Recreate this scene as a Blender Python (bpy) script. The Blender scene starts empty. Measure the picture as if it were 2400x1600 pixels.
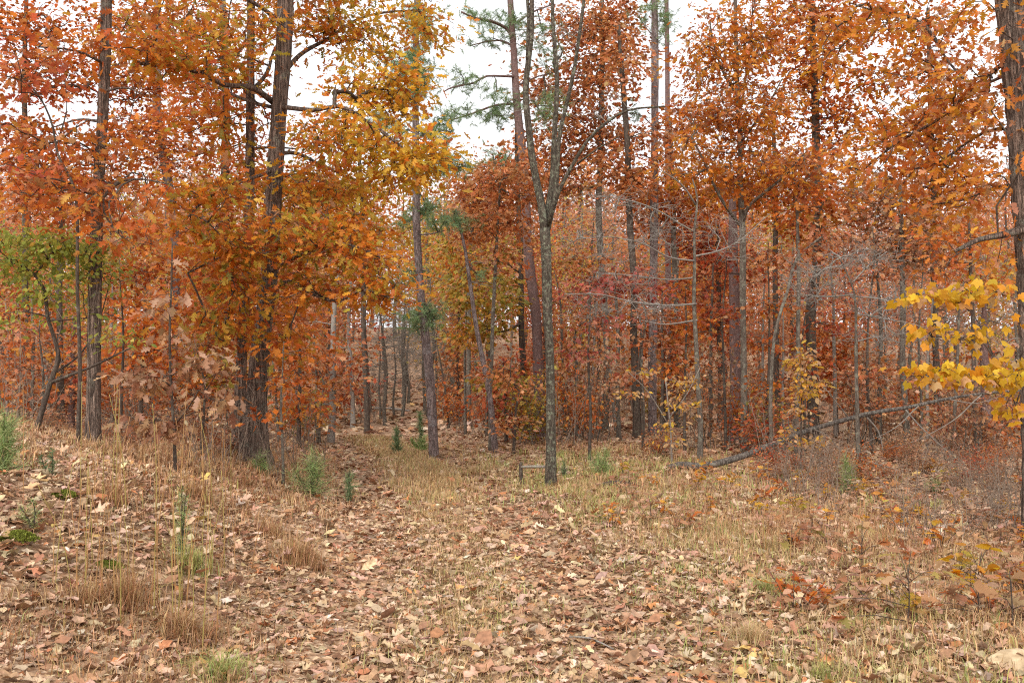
import bpy, math, random
import numpy as np
from mathutils import Matrix, Vector

SEED = 7
random.seed(SEED)
rng = np.random.default_rng(SEED)
scene = bpy.context.scene
C = scene.collection

# ------------------------------------------------------------------ camera
F = 2333.0                       # focal length in photograph pixels (2400 wide)
CAM = np.array([0.0, 0.0, 1.62])
TILT = math.atan(80.0 / F)
cam_data = bpy.data.cameras.new('camera')
cam_data.lens = 36.0 * F / 2400.0
cam_data.sensor_width = 36.0
cam_data.clip_start = 0.1
cam_data.clip_end = 3000.0
cam = bpy.data.objects.new('camera', cam_data)
cam.location = CAM
cam.rotation_euler = (math.pi / 2 + TILT, 0, 0)
C.objects.link(cam)
scene.camera = cam

# ------------------------------------------------------------------ overcast sky
world = bpy.data.worlds.new('World')
scene.world = world
world.use_nodes = True
wn, wl = world.node_tree.nodes, world.node_tree.links
wn.clear()
w_out = wn.new('ShaderNodeOutputWorld')
w_bg = wn.new('ShaderNodeBackground')
w_sky = wn.new('ShaderNodeTexSky')
w_sky.sky_type = 'NISHITA'
w_sky.sun_disc = False
SUN_EL, SUN_AZ = math.radians(42), math.radians(200)
w_sky.sun_elevation = SUN_EL
w_sky.sun_rotation = SUN_AZ
w_sky.air_density = 1.0
w_sky.dust_density = 3.0
w_hs = wn.new('ShaderNodeHueSaturation')
w_hs.inputs['Saturation'].default_value = 0.10
w_mix = wn.new('ShaderNodeMix')
w_mix.data_type = 'RGBA'
w_mix.inputs[0].default_value = 0.60
w_mix.inputs[7].default_value = (8.6, 8.7, 9.0, 1)      # the even cloud layer
wl.new(w_sky.outputs[0], w_hs.inputs['Color'])
wl.new(w_hs.outputs[0], w_mix.inputs[6])
wl.new(w_mix.outputs[2], w_bg.inputs['Color'])
w_bg.inputs['Strength'].default_value = 0.12
wl.new(w_bg.outputs[0], w_out.inputs[0])

sun_data = bpy.data.lights.new('sun', 'SUN')
sun_data.energy = 1.5
sun_data.angle = math.radians(35)
sun_data.color = (1.0, 0.965, 0.92)
sun = bpy.data.objects.new('sun', sun_data)
sun.rotation_euler = (math.pi / 2 - SUN_EL, 0, math.pi - SUN_AZ + math.pi)
sun.location = (0, 0, 30)
C.objects.link(sun)
# direction the light comes from: behind the camera, high
sd = Vector((math.sin(SUN_AZ) * math.cos(SUN_EL), math.cos(SUN_AZ) * math.cos(SUN_EL), math.sin(SUN_EL)))
sun.rotation_euler = sd.to_track_quat('Z', 'Y').to_euler()

scene.view_settings.view_transform = 'Standard'
scene.view_settings.look = 'None'
scene.view_settings.exposure = 0.87
scene.view_settings.gamma = 1.0
scene.view_settings.use_curve_mapping = False
scene.cycles.max_bounces = 6
scene.cycles.diffuse_bounces = 3
scene.cycles.transmission_bounces = 4
scene.cycles.glossy_bounces = 2
scene.cycles.use_denoising = False
scene.cycles.pixel_filter_type = 'BLACKMAN_HARRIS'
scene.cycles.filter_width = 1.15

# ------------------------------------------------------------------ pixel <-> world
_up = np.array([0, -math.sin(TILT), math.cos(TILT)])
_fw = np.array([0, math.cos(TILT), math.sin(TILT)])
_rt = np.array([1.0, 0, 0])
def ray(px, py):
    return _rt * ((px - 1200) / F) + _up * ((800 - py) / F) + _fw
def at(px, py, depth):
    d = ray(px, py)
    return CAM + d * (depth / d[1])
def project(P):
    v = P - CAM
    zf = v @ _fw
    return 1200 + F * (v @ _rt) / zf, 800 - F * (v @ _up) / zf, zf

def ss(a, b, x):
    t = np.clip((x - a) / (b - a), 0, 1)
    return t * t * (3 - 2 * t)
def wob(x, y, s, p=0.0):
    return (np.sin(x * s + 1.3 * np.sin(y * s * 0.7 + p) + p) + np.sin(y * s * 1.13 + 1.7 * np.sin(x * s * 0.6 + 2 * p) + 2.1 * p)
            + 0.5 * np.sin((x + y) * s * 1.9 + p * 3) + 0.5 * np.sin((x - y) * s * 2.3 + p)) / 3.0
def path_x(y):
    yy = np.clip(y, -5, 34)
    return -0.1 - 0.0055 * yy * yy
def H(x, y):
    x = np.asarray(x, float); y = np.asarray(y, float)
    d = path_x(y) - x
    bank = ss(1.0, 3.3, d + 0.25 * wob(x, y, 0.9, 2.0)) * (0.80 - 0.42 * ss(8.5, 17, y)) * (0.55 + 0.45 * ss(3.5, 8, y))
    bank = bank + 0.42 * ss(3.0, 5.4, d) * (1 - ss(11.5, 17, y)) * ss(4.5, 8.5, y)
    right = 0.10 * ss(1.5, 4.0, -d)
    ruts = -0.045 * np.exp(-((d - 0.8) / 0.3) ** 2) - 0.045 * np.exp(-((d + 0.85) / 0.3) ** 2)
    rough = 0.05 * wob(x, y, 0.8, 0.7) * ss(0.3, 2.0, abs(d)) + 0.018 * wob(x, y, 2.9, 1.9)
    t = np.maximum(y - 30, 0)
    hill = 0.085 * t * t / (t + 14) * (1 - 0.55 * ss(120, 260, y)) + 0.8 * wob(x, y, 0.05, 0.4) * ss(30, 60, y)
    return bank + right + ruts + rough + hill
def ground_hit(px, py):
    d = ray(px, py)
    ys = np.linspace(2.5, 90, 4000)
    P = CAM[None] + d[None] * (ys / d[1])[:, None]
    below = P[:, 2] < H(P[:, 0], P[:, 1])
    if not below.any():
        return P[-1]
    return P[np.argmax(below)]

def zone(x, y):
    """Where a thing stands, told by things one can find."""
    px = 1200 + F * x / y
    for lim, s in ((120, 'at the left edge'), (420, 'by the tall left oak'), (800, 'by the large oak'), (1060, 'by the track end'), (1300, 'behind the lichen tree'), (1580, 'by the purple-grey pine'),
                   (1830, 'by the young forked oak'), (2060, 'by the thick forked trunk'), (2280, 'left of the yellow maple'), (9999, 'by the right edge')):
        if px < lim:
            return s
# ------------------------------------------------------------------ materials
def nmat(name):
    m = bpy.data.materials.new(name)
    m.use_nodes = True
    nt = m.node_tree
    nt.nodes.clear()
    out = nt.nodes.new('ShaderNodeOutputMaterial')
    return m, nt, out

def leaf_material(name, trans=0.35, rough=0.55, spec=0.25, speck=0.25):
    m, nt, out = nmat(name)
    N, L = nt.nodes.new, nt.links.new
    att = N('ShaderNodeAttribute'); att.attribute_name = 'Col'
    tc = N('ShaderNodeTexCoord')
    no = N('ShaderNodeTexNoise'); no.inputs['Scale'].default_value = 38; no.inputs['Detail'].default_value = 2
    L(tc.outputs['Object'], no.inputs['Vector'])
    mr = N('ShaderNodeMapRange'); mr.inputs[1].default_value = 0.3; mr.inputs[2].default_value = 0.75
    mr.inputs[3].default_value = 1.0 + speck * 0.5; mr.inputs[4].default_value = 1.0 - speck
    L(no.outputs['Fac'], mr.inputs[0])
    mul = N('ShaderNodeVectorMath'); mul.operation = 'SCALE'
    L(att.outputs['Color'], mul.inputs[0]); L(mr.outputs[0], mul.inputs['Scale'])
    pb = N('ShaderNodeBsdfPrincipled')
    pb.inputs['Roughness'].default_value = rough
    pb.inputs['Specular IOR Level'].default_value = spec
    L(mul.outputs[0], pb.inputs['Base Color'])
    if trans > 0:
        tr = N('ShaderNodeBsdfTranslucent')
        L(mul.outputs[0], tr.inputs['Color'])
        mx = N('ShaderNodeMixShader'); mx.inputs[0].default_value = trans
        L(pb.outputs[0], mx.inputs[1]); L(tr.outputs[0], mx.inputs[2]); L(mx.outputs[0], out.inputs[0])
    else:
        L(pb.outputs[0], out.inputs[0])
    return m

def bark_material(name, dark, light, patch=None, patch_amt=0.0, scale=16, zs=0.22, bump=0.6, patch_scale=7, fissure=0.0):
    m, nt, out = nmat(name)
    N, L = nt.nodes.new, nt.links.new
    tc = N('ShaderNodeTexCoord')
    mp = N('ShaderNodeMapping'); mp.inputs['Scale'].default_value = (1, 1, zs)
    L(tc.outputs['Object'], mp.inputs[0])
    no = N('ShaderNodeTexNoise'); no.inputs['Scale'].default_value = scale; no.inputs['Detail'].default_value = 6
    no.inputs['Roughness'].default_value = 0.65
    L(mp.outputs[0], no.inputs['Vector'])
    vo = N('ShaderNodeTexVoronoi'); vo.inputs['Scale'].default_value = scale * 1.6; vo.feature = 'DISTANCE_TO_EDGE'
    vr = N('ShaderNodeMapRange'); vr.inputs[1].default_value = 0.0; vr.inputs[2].default_value = 0.18; vr.inputs[3].default_value = 0.55
    nd = N('ShaderNodeTexNoise'); nd.inputs['Scale'].default_value = scale * .9; nd.inputs['Detail'].default_value = 3
    L(mp.outputs[0], nd.inputs['Vector'])
    wv = N('ShaderNodeMix'); wv.data_type = 'VECTOR'; wv.inputs[0].default_value = 0.16
    L(mp.outputs[0], wv.inputs[4]); L(nd.outputs['Color'], wv.inputs[5]); L(wv.outputs[1], vo.inputs['Vector'])
    L(vo.outputs['Distance'], vr.inputs[0])
    ad = N('ShaderNodeMath'); ad.operation = 'MULTIPLY'
    L(no.outputs['Fac'], ad.inputs[0]); L(vr.outputs[0], ad.inputs[1])
    cr = N('ShaderNodeValToRGB')
    cr.color_ramp.elements[0].position = 0.08; cr.color_ramp.elements[0].color = (*dark, 1)
    cr.color_ramp.elements[1].position = 0.62; cr.color_ramp.elements[1].color = (*light, 1)
    L(ad.outputs[0], cr.inputs[0])
    col = cr.outputs[0]
    if fissure:
        mf = N('ShaderNodeMapping'); mf.inputs['Scale'].default_value = (1, 1, zs * .55)
        L(tc.outputs['Object'], mf.inputs[0])
        nf = N('ShaderNodeTexNoise'); nf.inputs['Scale'].default_value = scale * .8; nf.inputs['Detail'].default_value = 4; nf.inputs['Roughness'].default_value = .6
        L(mf.outputs[0], nf.inputs['Vector'])
        s1 = N('ShaderNodeMath'); s1.operation = 'SUBTRACT'; s1.inputs[1].default_value = .5; L(nf.outputs['Fac'], s1.inputs[0])
        s2 = N('ShaderNodeMath'); s2.operation = 'ABSOLUTE'; L(s1.outputs[0], s2.inputs[0])
        s3 = N('ShaderNodeMapRange'); s3.inputs[1].default_value = 0.0; s3.inputs[2].default_value = 0.07; s3.inputs[3].default_value = fissure; s3.inputs[4].default_value = 0.0
        L(s2.outputs[0], s3.inputs[0])
        mfz = N('ShaderNodeMix'); mfz.data_type = 'RGBA'; mfz.inputs[7].default_value = (*[v * .6 for v in dark], 1)
        L(s3.outputs[0], mfz.inputs[0]); L(col, mfz.inputs[6]); col = mfz.outputs[2]
        hs = N('ShaderNodeMath'); hs.operation = 'SUBTRACT'; L(ad.outputs[0], hs.inputs[0]); L(s3.outputs[0], hs.inputs[1]); ad = hs
    if patch:
        n2 = N('ShaderNodeTexNoise'); n2.inputs['Scale'].default_value = patch_scale; n2.inputs['Detail'].default_value = 7
        n2.inputs['Roughness'].default_value = 0.7
        L(tc.outputs['Object'], n2.inputs['Vector'])
        r2 = N('ShaderNodeMapRange'); r2.inputs[1].default_value = 0.62 - 0.25 * patch_amt; r2.inputs[2].default_value = 0.70 - 0.2 * patch_amt
        L(n2.outputs['Fac'], r2.inputs[0])
        mx = N('ShaderNodeMix'); mx.data_type = 'RGBA'; mx.inputs[7].default_value = (*patch, 1)
        L(r2.outputs[0], mx.inputs[0]); L(col, mx.inputs[6]); col = mx.outputs[2]
    pb = N('ShaderNodeBsdfPrincipled'); pb.inputs['Roughness'].default_value = 0.9
    pb.inputs['Specular IOR Level'].default_value = 0.15
    L(col, pb.inputs['Base Color'])
    bp = N('ShaderNodeBump'); bp.inputs['Strength'].default_value = bump; bp.inputs['Distance'].default_value = 0.03
    L(ad.outputs[0], bp.inputs['Height']); L(bp.outputs[0], pb.inputs['Normal'])
    L(pb.outputs[0], out.inputs[0])
    return m

M = {}
M['leaf'] = leaf_material('autumn_leaf', 0.52, 0.5, 0.3)
M['litter'] = leaf_material('dry_leaf', 0.12, 0.65, 0.25, 0.35)
M['needle'] = leaf_material('pine_needle', 0.15, 0.5, 0.3, 0.2)
M['grass'] = leaf_material('dry_grass_blade', 0.25, 0.6, 0.2, 0.2)
M['oak'] = bark_material('oak_bark', (0.05, 0.035, 0.028), (0.36, 0.25, 0.19), (0.25, 0.22, 0.17), 0.3, 30, 0.13, 1.0, fissure=.75)
M['pine'] = bark_material('pine_bark', (0.06, 0.042, 0.038), (0.33, 0.245, 0.22), (0.28, 0.24, 0.23), 0.35, 20, 0.4, 0.9, fissure=.5)
M['redpine'] = bark_material('red_pine_bark', (0.05, 0.03, 0.026), (0.23, 0.14, 0.12), (0.20, 0.145, 0.135), 0.3, 20, 0.4, 0.8)
M['lichen'] = bark_material('lichen_bark', (0.035, 0.028, 0.021), (0.17, 0.135, 0.10), (0.25, 0.255, 0.175), 0.42, 28, 0.3, 0.9, 18, fissure=.5)
M['grey'] = bark_material('grey_bark', (0.045, 0.036, 0.028), (0.20, 0.158, 0.122), (0.23, 0.22, 0.165), 0.42, 24, 0.22, 0.6, 12, fissure=.4)
M['dark'] = bark_material('dark_bark', (0.028, 0.021, 0.017), (0.13, 0.093, 0.07), (0.15, 0.138, 0.10), 0.3, 24, 0.22, 0.5, 12, fissure=.4)
M['pale'] = bark_material('pale_bark', (0.11, 0.092, 0.08), (0.32, 0.28, 0.24), (0.25, 0.24, 0.19), 0.4, 20, 0.5, 0.3, 14)
M['weathered'] = bark_material('weathered_wood', (0.07, 0.055, 0.045), (0.30, 0.25, 0.205), (0.27, 0.26, 0.2), 0.3, 22, 0.3, 0.5)
M['twig'] = bark_material('twig_bark', (0.075, 0.05, 0.036), (0.31, 0.225, 0.165), (0.27, 0.24, 0.19), 0.3, 22, 0.3, 0.3)
M['log'] = bark_material('log_bark', (0.035, 0.028, 0.023), (0.21, 0.17, 0.14), (0.22, 0.205, 0.165), 0.35, 24, 0.25, 0.6, 14, fissure=.7)

# ground soil and trodden litter under the modelled leaves
def soil_material():
    m, nt, out = nmat('forest_soil')
    N, L = nt.nodes.new, nt.links.new
    tc = N('ShaderNodeTexCoord')
    vo = N('ShaderNodeTexVoronoi'); vo.inputs['Scale'].default_value = 34
    no = N('ShaderNodeTexNoise'); no.inputs['Scale'].default_value = 6; no.inputs['Detail'].default_value = 8
    dd = N('ShaderNodeTexNoise'); dd.inputs['Scale'].default_value = 0.6; dd.inputs['Detail'].default_value = 4
    L(tc.outputs['Object'], vo.inputs['Vector']); L(tc.outputs['Object'], no.inputs['Vector']); L(tc.outputs['Object'], dd.inputs['Vector'])
    sp = N('ShaderNodeSeparateColor'); L(vo.outputs['Color'], sp.inputs[0])
    c1 = N('ShaderNodeValToRGB')
    e = c1.color_ramp.elements
    e[0].position = 0.0; e[0].color = (0.19, 0.10, 0.056, 1)
    e[1].position = 1.0; e[1].color = (0.52, 0.36, 0.235, 1)
    x = e.new(0.35); x.color = (0.30, 0.175, 0.10, 1)
    x = e.new(0.7); x.color = (0.41, 0.265, 0.165, 1)
    L(sp.outputs[0], c1.inputs[0])
    mx = N('ShaderNodeMix'); mx.data_type = 'RGBA'; mx.blend_type = 'MULTIPLY'; mx.inputs[0].default_value = 0.7
    r1 = N('ShaderNodeMapRange'); r1.inputs[1].default_value = 0.3; r1.inputs[2].default_value = 0.7; r1.inputs[3].default_value = 0.6; r1.inputs[4].default_value = 1.2
    L(no.outputs['Fac'], r1.inputs[0]); L(c1.outputs[0], mx.inputs[6]); L(r1.outputs[0], mx.inputs[7])
    pb = N('ShaderNodeBsdfPrincipled'); pb.inputs['Roughness'].default_value = 0.95; pb.inputs['Specular IOR Level'].default_value = 0.1
    L(mx.outputs[2], pb.inputs['Base Color'])
    bp = N('ShaderNodeBump'); bp.inputs['Strength'].default_value = 0.6; bp.inputs['Distance'].default_value = 0.03
    L(vo.outputs['Distance'], bp.inputs['Height']); L(bp.outputs[0], pb.inputs['Normal'])
    L(pb.outputs[0], out.inputs[0])
    return m
M['soil'] = soil_material()

def rock_material():
    m, nt, out = nmat('sandstone')
    N, L = nt.nodes.new, nt.links.new
    tc = N('ShaderNodeTexCoord')
    no = N('ShaderNodeTexNoise'); no.inputs['Scale'].default_value = 14; no.inputs['Detail'].default_value = 8
    L(tc.outputs['Object'], no.inputs['Vector'])
    cr = N('ShaderNodeValToRGB')
    cr.color_ramp.elements[0].position = 0.3; cr.color_ramp.elements[0].color = (0.28, 0.19, 0.10, 1)
    cr.color_ramp.elements[1].position = 0.65; cr.color_ramp.elements[1].color = (0.62, 0.46, 0.28, 1)
    L(no.outputs['Fac'], cr.inputs[0])
    pb = N('ShaderNodeBsdfPrincipled'); pb.inputs['Roughness'].default_value = 0.9
    L(cr.outputs[0], pb.inputs['Base Color'])
    bp = N('ShaderNodeBump'); bp.inputs['Strength'].default_value = 0.5; bp.inputs['Distance'].default_value = 0.02
    L(no.outputs['Fac'], bp.inputs['Height']); L(bp.outputs[0], pb.inputs['Normal'])
    L(pb.outputs[0], out.inputs[0])
    return m
M['rock'] = rock_material()
M['moss'] = leaf_material('moss', 0.1, 0.8, 0.1, 0.4)

# ------------------------------------------------------------------ mesh helpers
def make_mesh(name, V, T, col=None, mat=None, smooth=False):
    me = bpy.data.meshes.new(name)
    V = np.asarray(V, np.float32); T = np.asarray(T, np.int32)
    me.vertices.add(len(V)); me.vertices.foreach_set('co', V.ravel())
    k = T.shape[1]
    me.loops.add(T.size); me.loops.foreach_set('vertex_index', T.ravel())
    me.polygons.add(len(T)); me.polygons.foreach_set('loop_start', np.arange(len(T), dtype=np.int32) * k)
    if smooth:
        me.polygons.foreach_set('use_smooth', np.ones(len(T), bool))
    me.update(calc_edges=True)
    if col is not None:
        a = me.color_attributes.new('Col', 'FLOAT_COLOR', 'POINT')
        c4 = np.ones((len(V), 4), np.float32); c4[:, :3] = col
        a.data.foreach_set('color', c4.ravel())
    if mat:
        me.materials.append(mat)
    return me
def link(name, me, parent=None, **props):
    o = bpy.data.objects.new(name, me)
    C.objects.link(o)
    if parent is not None:
        o.parent = parent
    for k, v in props.items():
        if v is not None:
            o[k] = v
    return o
def thing(name, label, cat, loc, group=None):
    o = link(name, None, None, label=label, category=cat, group=group)
    o.location = loc
    o.empty_display_size = 0.2
    return o

# ------------------------------------------------------------------ leaf templates (length 1 along +X, face +Z)
def strip_leaf(st, fold=0.15, curl=0.0, wave=0.0, twist=0.0, stem=0.0):
    """st: list of (t_mid, t_side, half width)."""
    V = []; n = len(st)
    def bend(x, y):
        z = fold * abs(y) + curl * (x - 0.35) ** 2 + wave * math.sin(x * 9 + (2 if y > 0 else 0)) * abs(y) + twist * y * (x - 0.4)
        return (x, y, z)
    for tm, ts, w in st:
        V.append(bend(tm, 0)); V.append(bend(ts, w)); V.append(bend(ts, -w))
    T = []
    for i in range(n - 1):
        a, b = 3 * i, 3 * i + 3
        if st[i][2] > 0:
            T += [(a, b + 1, a + 1), (a, a + 2, b + 2)]
        if st[i + 1][2] > 0 or st[i][2] > 0:
            T += [(a, b, b + 1), (a, b + 2, b)]
    if stem:
        k = len(V); V += [(0, 0.008, 0), (0, -0.008, 0), (-stem, 0, 0.03)]; T.append((k, k + 2, k + 1))
    V = np.array(V, float); T = np.array(T, int)
    # drop degenerate
    A = np.linalg.norm(np.cross(V[T[:, 1]] - V[T[:, 0]], V[T[:, 2]] - V[T[:, 0]]), axis=1)
    return V, T[A > 1e-6]
RED_OAK = [(0, 0, .0), (.12, .16, .07), (.2, .34, .27), (.3, .3, .08), (.42, .58, .40), (.52, .52, .09), (.66, .80, .30), (.74, .76, .07), (.84, .93, .14), (1, 1, 0)]
WHITE_OAK = [(0, 0, .0), (.15, .18, .1), (.28, .34, .22), (.36, .36, .12), (.52, .58, .30), (.62, .60, .16), (.78, .82, .24), (.9, .92, .12), (1, 1, 0)]
OAK_MID = [(0, 0, .0), (.22, .38, .27), (.36, .36, .09), (.5, .66, .38), (.64, .62, .10), (.82, .90, .20), (1, 1, 0)]
ELLIP = [(0, 0, 0), (.25, .27, .2), (.55, .57, .25), (.8, .82, .15), (1, 1, 0)]
ROUND = [(0, 0, .12), (.06, -.04, .3), (.3, .28, .44), (.6, .6, .36), (.85, .85, .15), (1, 1, 0)]
BROKEN = [(0, .05, .16), (.2, .18, .28), (.36, .42, .12), (.5, .52, .26), (.58, .62, .1), (.66, .6, 0)]
def maple_leaf(fold=0.1, curl=0.0, wave=0.0):
    out = [(0, 0)]
    ang = [(-155, .30), (-128, .54), (-104, .47), (-78, .66), (-55, .80), (-36, .58), (-20, .70), (0, 1.0),
           (20, .70), (36, .58), (55, .80), (78, .66), (104, .47), (128, .54), (155, .30)]
    V = [(0.0, 0.0, 0.0)]
    for a, r in ang:
        x = r * math.cos(math.radians(a)) * 0.72 + 0.28 * 0; y = r * math.sin(math.radians(a)) * 0.72
        V.append((x, y, fold * abs(y) + curl * (x * x + y * y) + wave * math.sin(a * 0.09) * r))
    T = [(0, i, i + 1) for i in range(1, len(ang))]
    return np.array(V, float), np.array(T, int)
def lo_leaf(fold, curl):
    V = np.array([(0, 0, 0), (.45, .27, fold * .3), (1, 0, curl), (.5, -.27, fold * .3), (.3, 0, 0), (.72, .40, fold * .4), (.62, 0, curl * .3), (.72, -.40, fold * .4), (.3, .30, fold * .4), (.45, 0, 0), (.12, 0, 0), (.3, -.30, fold * .4)], float)
    T = np.array([(0, 1, 2), (0, 2, 3), (4, 5, 6), (4, 6, 7), (10, 8, 9), (10, 9, 11)], int)
    return V, T[:, ::-1][:, [2, 1, 0]]
def quad_leaf(fold):
    V = np.array([(0, 0, 0), (.5, .36, fold), (1, 0, 0), (.5, -.36, fold)], float)
    return V, np.array([(0, 1, 2), (0, 2, 3)], int)

TPL = {
    'hi': [strip_leaf(RED_OAK, .12, .1, .2, .2, .18), strip_leaf(RED_OAK, -.2, -.35, .3, -.3, .18), strip_leaf(WHITE_OAK, .3, .3, .3, .2, .1), strip_leaf(RED_OAK, .45, -.2, .4, .3, .15)],
    'litter': [strip_leaf(RED_OAK, .2, .35, .4, .3, .12), strip_leaf(WHITE_OAK, -.35, -.4, .4, -.4, .1), strip_leaf(WHITE_OAK, .5, .4, .3, .5, .1), strip_leaf(RED_OAK, -.45, .35, .5, -.5, .12),
               strip_leaf(WHITE_OAK, .05, .15, .25, .1, .1), strip_leaf(WHITE_OAK, .8, -.4, .5, .2), strip_leaf(ELLIP, .3, .5, .2, .2), strip_leaf(WHITE_OAK, .05, -.3, .3, .2),
               strip_leaf(ELLIP, -.4, -.5, .3, .3), strip_leaf(BROKEN, .3, .3, .5, .4), strip_leaf(BROKEN, -.3, -.4, .4, -.4), strip_leaf(ROUND, .3, .5, .3, .3)],
    'littermid': [strip_leaf(OAK_MID, .3, .5, .4, .3), strip_leaf(OAK_MID, -.5, -.5, .5, -.4), strip_leaf(OAK_MID, .8, .3, .4, .3), strip_leaf(ELLIP, .05, .1, .2), strip_leaf(BROKEN, .3, .3, .3), strip_leaf(ELLIP, -.4, -.4, .2), strip_leaf(WHITE_OAK, .2, .3, .3)],
    'mid': [strip_leaf(OAK_MID, .1, .1, .1, .2), strip_leaf(OAK_MID, -.25, -.4, .2, -.3), strip_leaf(OAK_MID, .4, .2, .2, .2)],
    'lo': [lo_leaf(.2, .1), lo_leaf(-.3, -.2), lo_leaf(.5, .2)],
    'far': [quad_leaf(.12), quad_leaf(-.15)],
    'maple': [maple_leaf(.2, -.3, .05), maple_leaf(-.35, -.35, .07), maple_leaf(.55, .1, .06), maple_leaf(-.6, -.2, .08), maple_leaf(.1, -.6, .06)],
    'ellip': [strip_leaf(ELLIP, .2, -.2), strip_leaf(ELLIP, -.15, -.4), strip_leaf(ELLIP, .35, .2)],
    'round': [strip_leaf(ROUND, .12, -.2), strip_leaf(ROUND, -.2, -.3)],
}
def unit(v):
    return v / np.maximum(np.linalg.norm(v, axis=-1, keepdims=True), 1e-9)
def frames(d, n):
    x = unit(d); z = unit(n - (n * x).sum(1, keepdims=True) * x); y = np.cross(z, x)
    return np.stack([x, y, z], axis=2)            # columns
def build_leaves(tpls, P, R, S, colr, extra_jit=0.0):
    """One vertex/triangle soup of all leaves."""
    Vs, Ts, Cs = [], [], []
    base = 0
    pick = rng.integers(0, len(tpls), len(P))
    for k, (V, T) in enumerate(tpls):
        I = np.nonzero(pick == k)[0]
        if not len(I):
            continue
        W = np.einsum('nij,vj->nvi', R[I], V) * S[I][:, None, None] + P[I][:, None, :]
        Vs.append(W.reshape(-1, 3))
        Ts.append((T[None] + (np.arange(len(I)) * len(V))[:, None, None] + base).reshape(-1, 3))
        Cs.append(np.repeat(colr[I], len(V), axis=0))
        base += len(I) * len(V)
    return np.concatenate(Vs), np.concatenate(Ts), np.concatenate(Cs)

# ------------------------------------------------------------------ colour palettes (linear albedo) : (weight, rgb)
PAL = {
    'gold': [(3, (.62, .28, .03)), (3, (.62, .205, .025)), (1.6, (.45, .31, .045)), (1.6, (.48, .13, .03)), (.7, (.64, .39, .06)), (.8, (.50, .24, .10)), (.5, (.33, .30, .06))],
    'orange': [(3, (.60, .19, .03)), (2.2, (.54, .14, .03)), (1.0, (.62, .28, .05)), (1.4, (.43, .12, .035)), (1.4, (.55, .27, .13))],
    'amber': [(3, (.62, .215, .03)), (1.6, (.64, .30, .035)), (1.8, (.51, .15, .03)), (1.6, (.56, .28, .13)), (.7, (.40, .12, .035))],
    'copper': [(3, (.62, .28, .11)), (2, (.60, .23, .07)), (1.6, (.66, .37, .19)), (.6, (.48, .17, .07))],
    'goldyellow': [(3, (.66, .36, .035)), (2, (.68, .43, .05)), (1.6, (.52, .37, .05)), (1, (.62, .26, .03))],
    'red': [(3, (.50, .115, .045)), (2, (.56, .19, .06)), (1.2, (.40, .08, .04)), (1.4, (.56, .26, .11))],
    'pink':   [(3, (.56, .14, .10)), (2, (.54, .21, .12)), (1.5, (.48, .11, .08))],
    'rust': [(3, (.55, .235, .10)), (2, (.50, .17, .065)), (2, (.63, .34, .18)), (.6, (.38, .12, .055)), (.8, (.58, .20, .06))],
    'brown': [(3, (.50, .28, .15)), (2, (.42, .20, .10)), (2, (.60, .38, .24)), (.7, (.54, .23, .07))],
    'tan': [(3, (.54, .35, .215)), (2.6, (.44, .24, .13)), (2.2, (.32, .14, .065)), (.8, (.66, .48, .33))],
    'pinktan': [(3, (.60, .34, .20)), (2, (.54, .27, .16)), (1.5, (.58, .23, .11)), (1.2, (.64, .44, .29)), (.8, (.54, .34, .12))],
    'olive':  [(3, (.50, .32, .05)), (2, (.42, .34, .07)), (1.5, (.60, .31, .05)), (1, (.52, .22, .05))],
    'green': [(3, (.40, .40, .07)), (2, (.30, .34, .07)), (1.5, (.50, .42, .09)), (.8, (.55, .30, .05))],
    'yellow': [(3, (.64, .35, .02)), (1.8, (.68, .42, .03)), (2, (.60, .27, .025)), (2, (.56, .32, .14)), (.6, (.48, .2, .06))],
    'goldtan': [(2, (.66, .38, .05)), (2, (.62, .38, .20)), (1.5, (.58, .28, .08)), (1, (.70, .46, .07))],
    'litter': [(3, (.55, .385, .25)), (3, (.49, .32, .198)), (2.6, (.42, .25, .145)), (1.6, (.32, .165, .088)), (.55, (.63, .485, .345)), (.5, (.47, .20, .082)), (.15, (.56, .34, .12))],
    'litterred': [(3, (.45, .265, .15)), (3, (.37, .19, .10)), (1.8, (.53, .36, .23)), (.7, (.44, .18, .075)), (.7, (.27, .125, .065))],
    'needle': [(3, (.15, .235, .10)), (2, (.19, .28, .11)), (1.3, (.28, .34, .15)), (.4, (.10, .17, .08))],
    'seedling': [(3, (.22, .31, .10)), (2, (.30, .38, .13)), (1.5, (.40, .42, .17)), (.6, (.55, .43, .22))],
    'juniper': [(3, (.17, .235, .10)), (2, (.13, .19, .085)), (1, (.26, .30, .13))],
    'grass': [(3, (.52, .35, .17)), (2, (.44, .27, .13)), (1.3, (.38, .33, .12)), (1, (.62, .46, .26))],
    'grassred': [(3, (.46, .26, .13)), (2, (.52, .33, .17)), (1.3, (.36, .17, .08)), (.4, (.38, .32, .11))],
    'grassgreen': [(3, (.36, .35, .11)), (2, (.28, .32, .09)), (2, (.48, .39, .17))],
    'lowmix': [(2, (.62, .36, .05)), (2, (.52, .17, .05)), (1.5, (.42, .36, .09)), (1.5, (.60, .25, .06)), (.6, (.55, .15, .08)), (1.4, (.56, .35, .20))],
}
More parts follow.
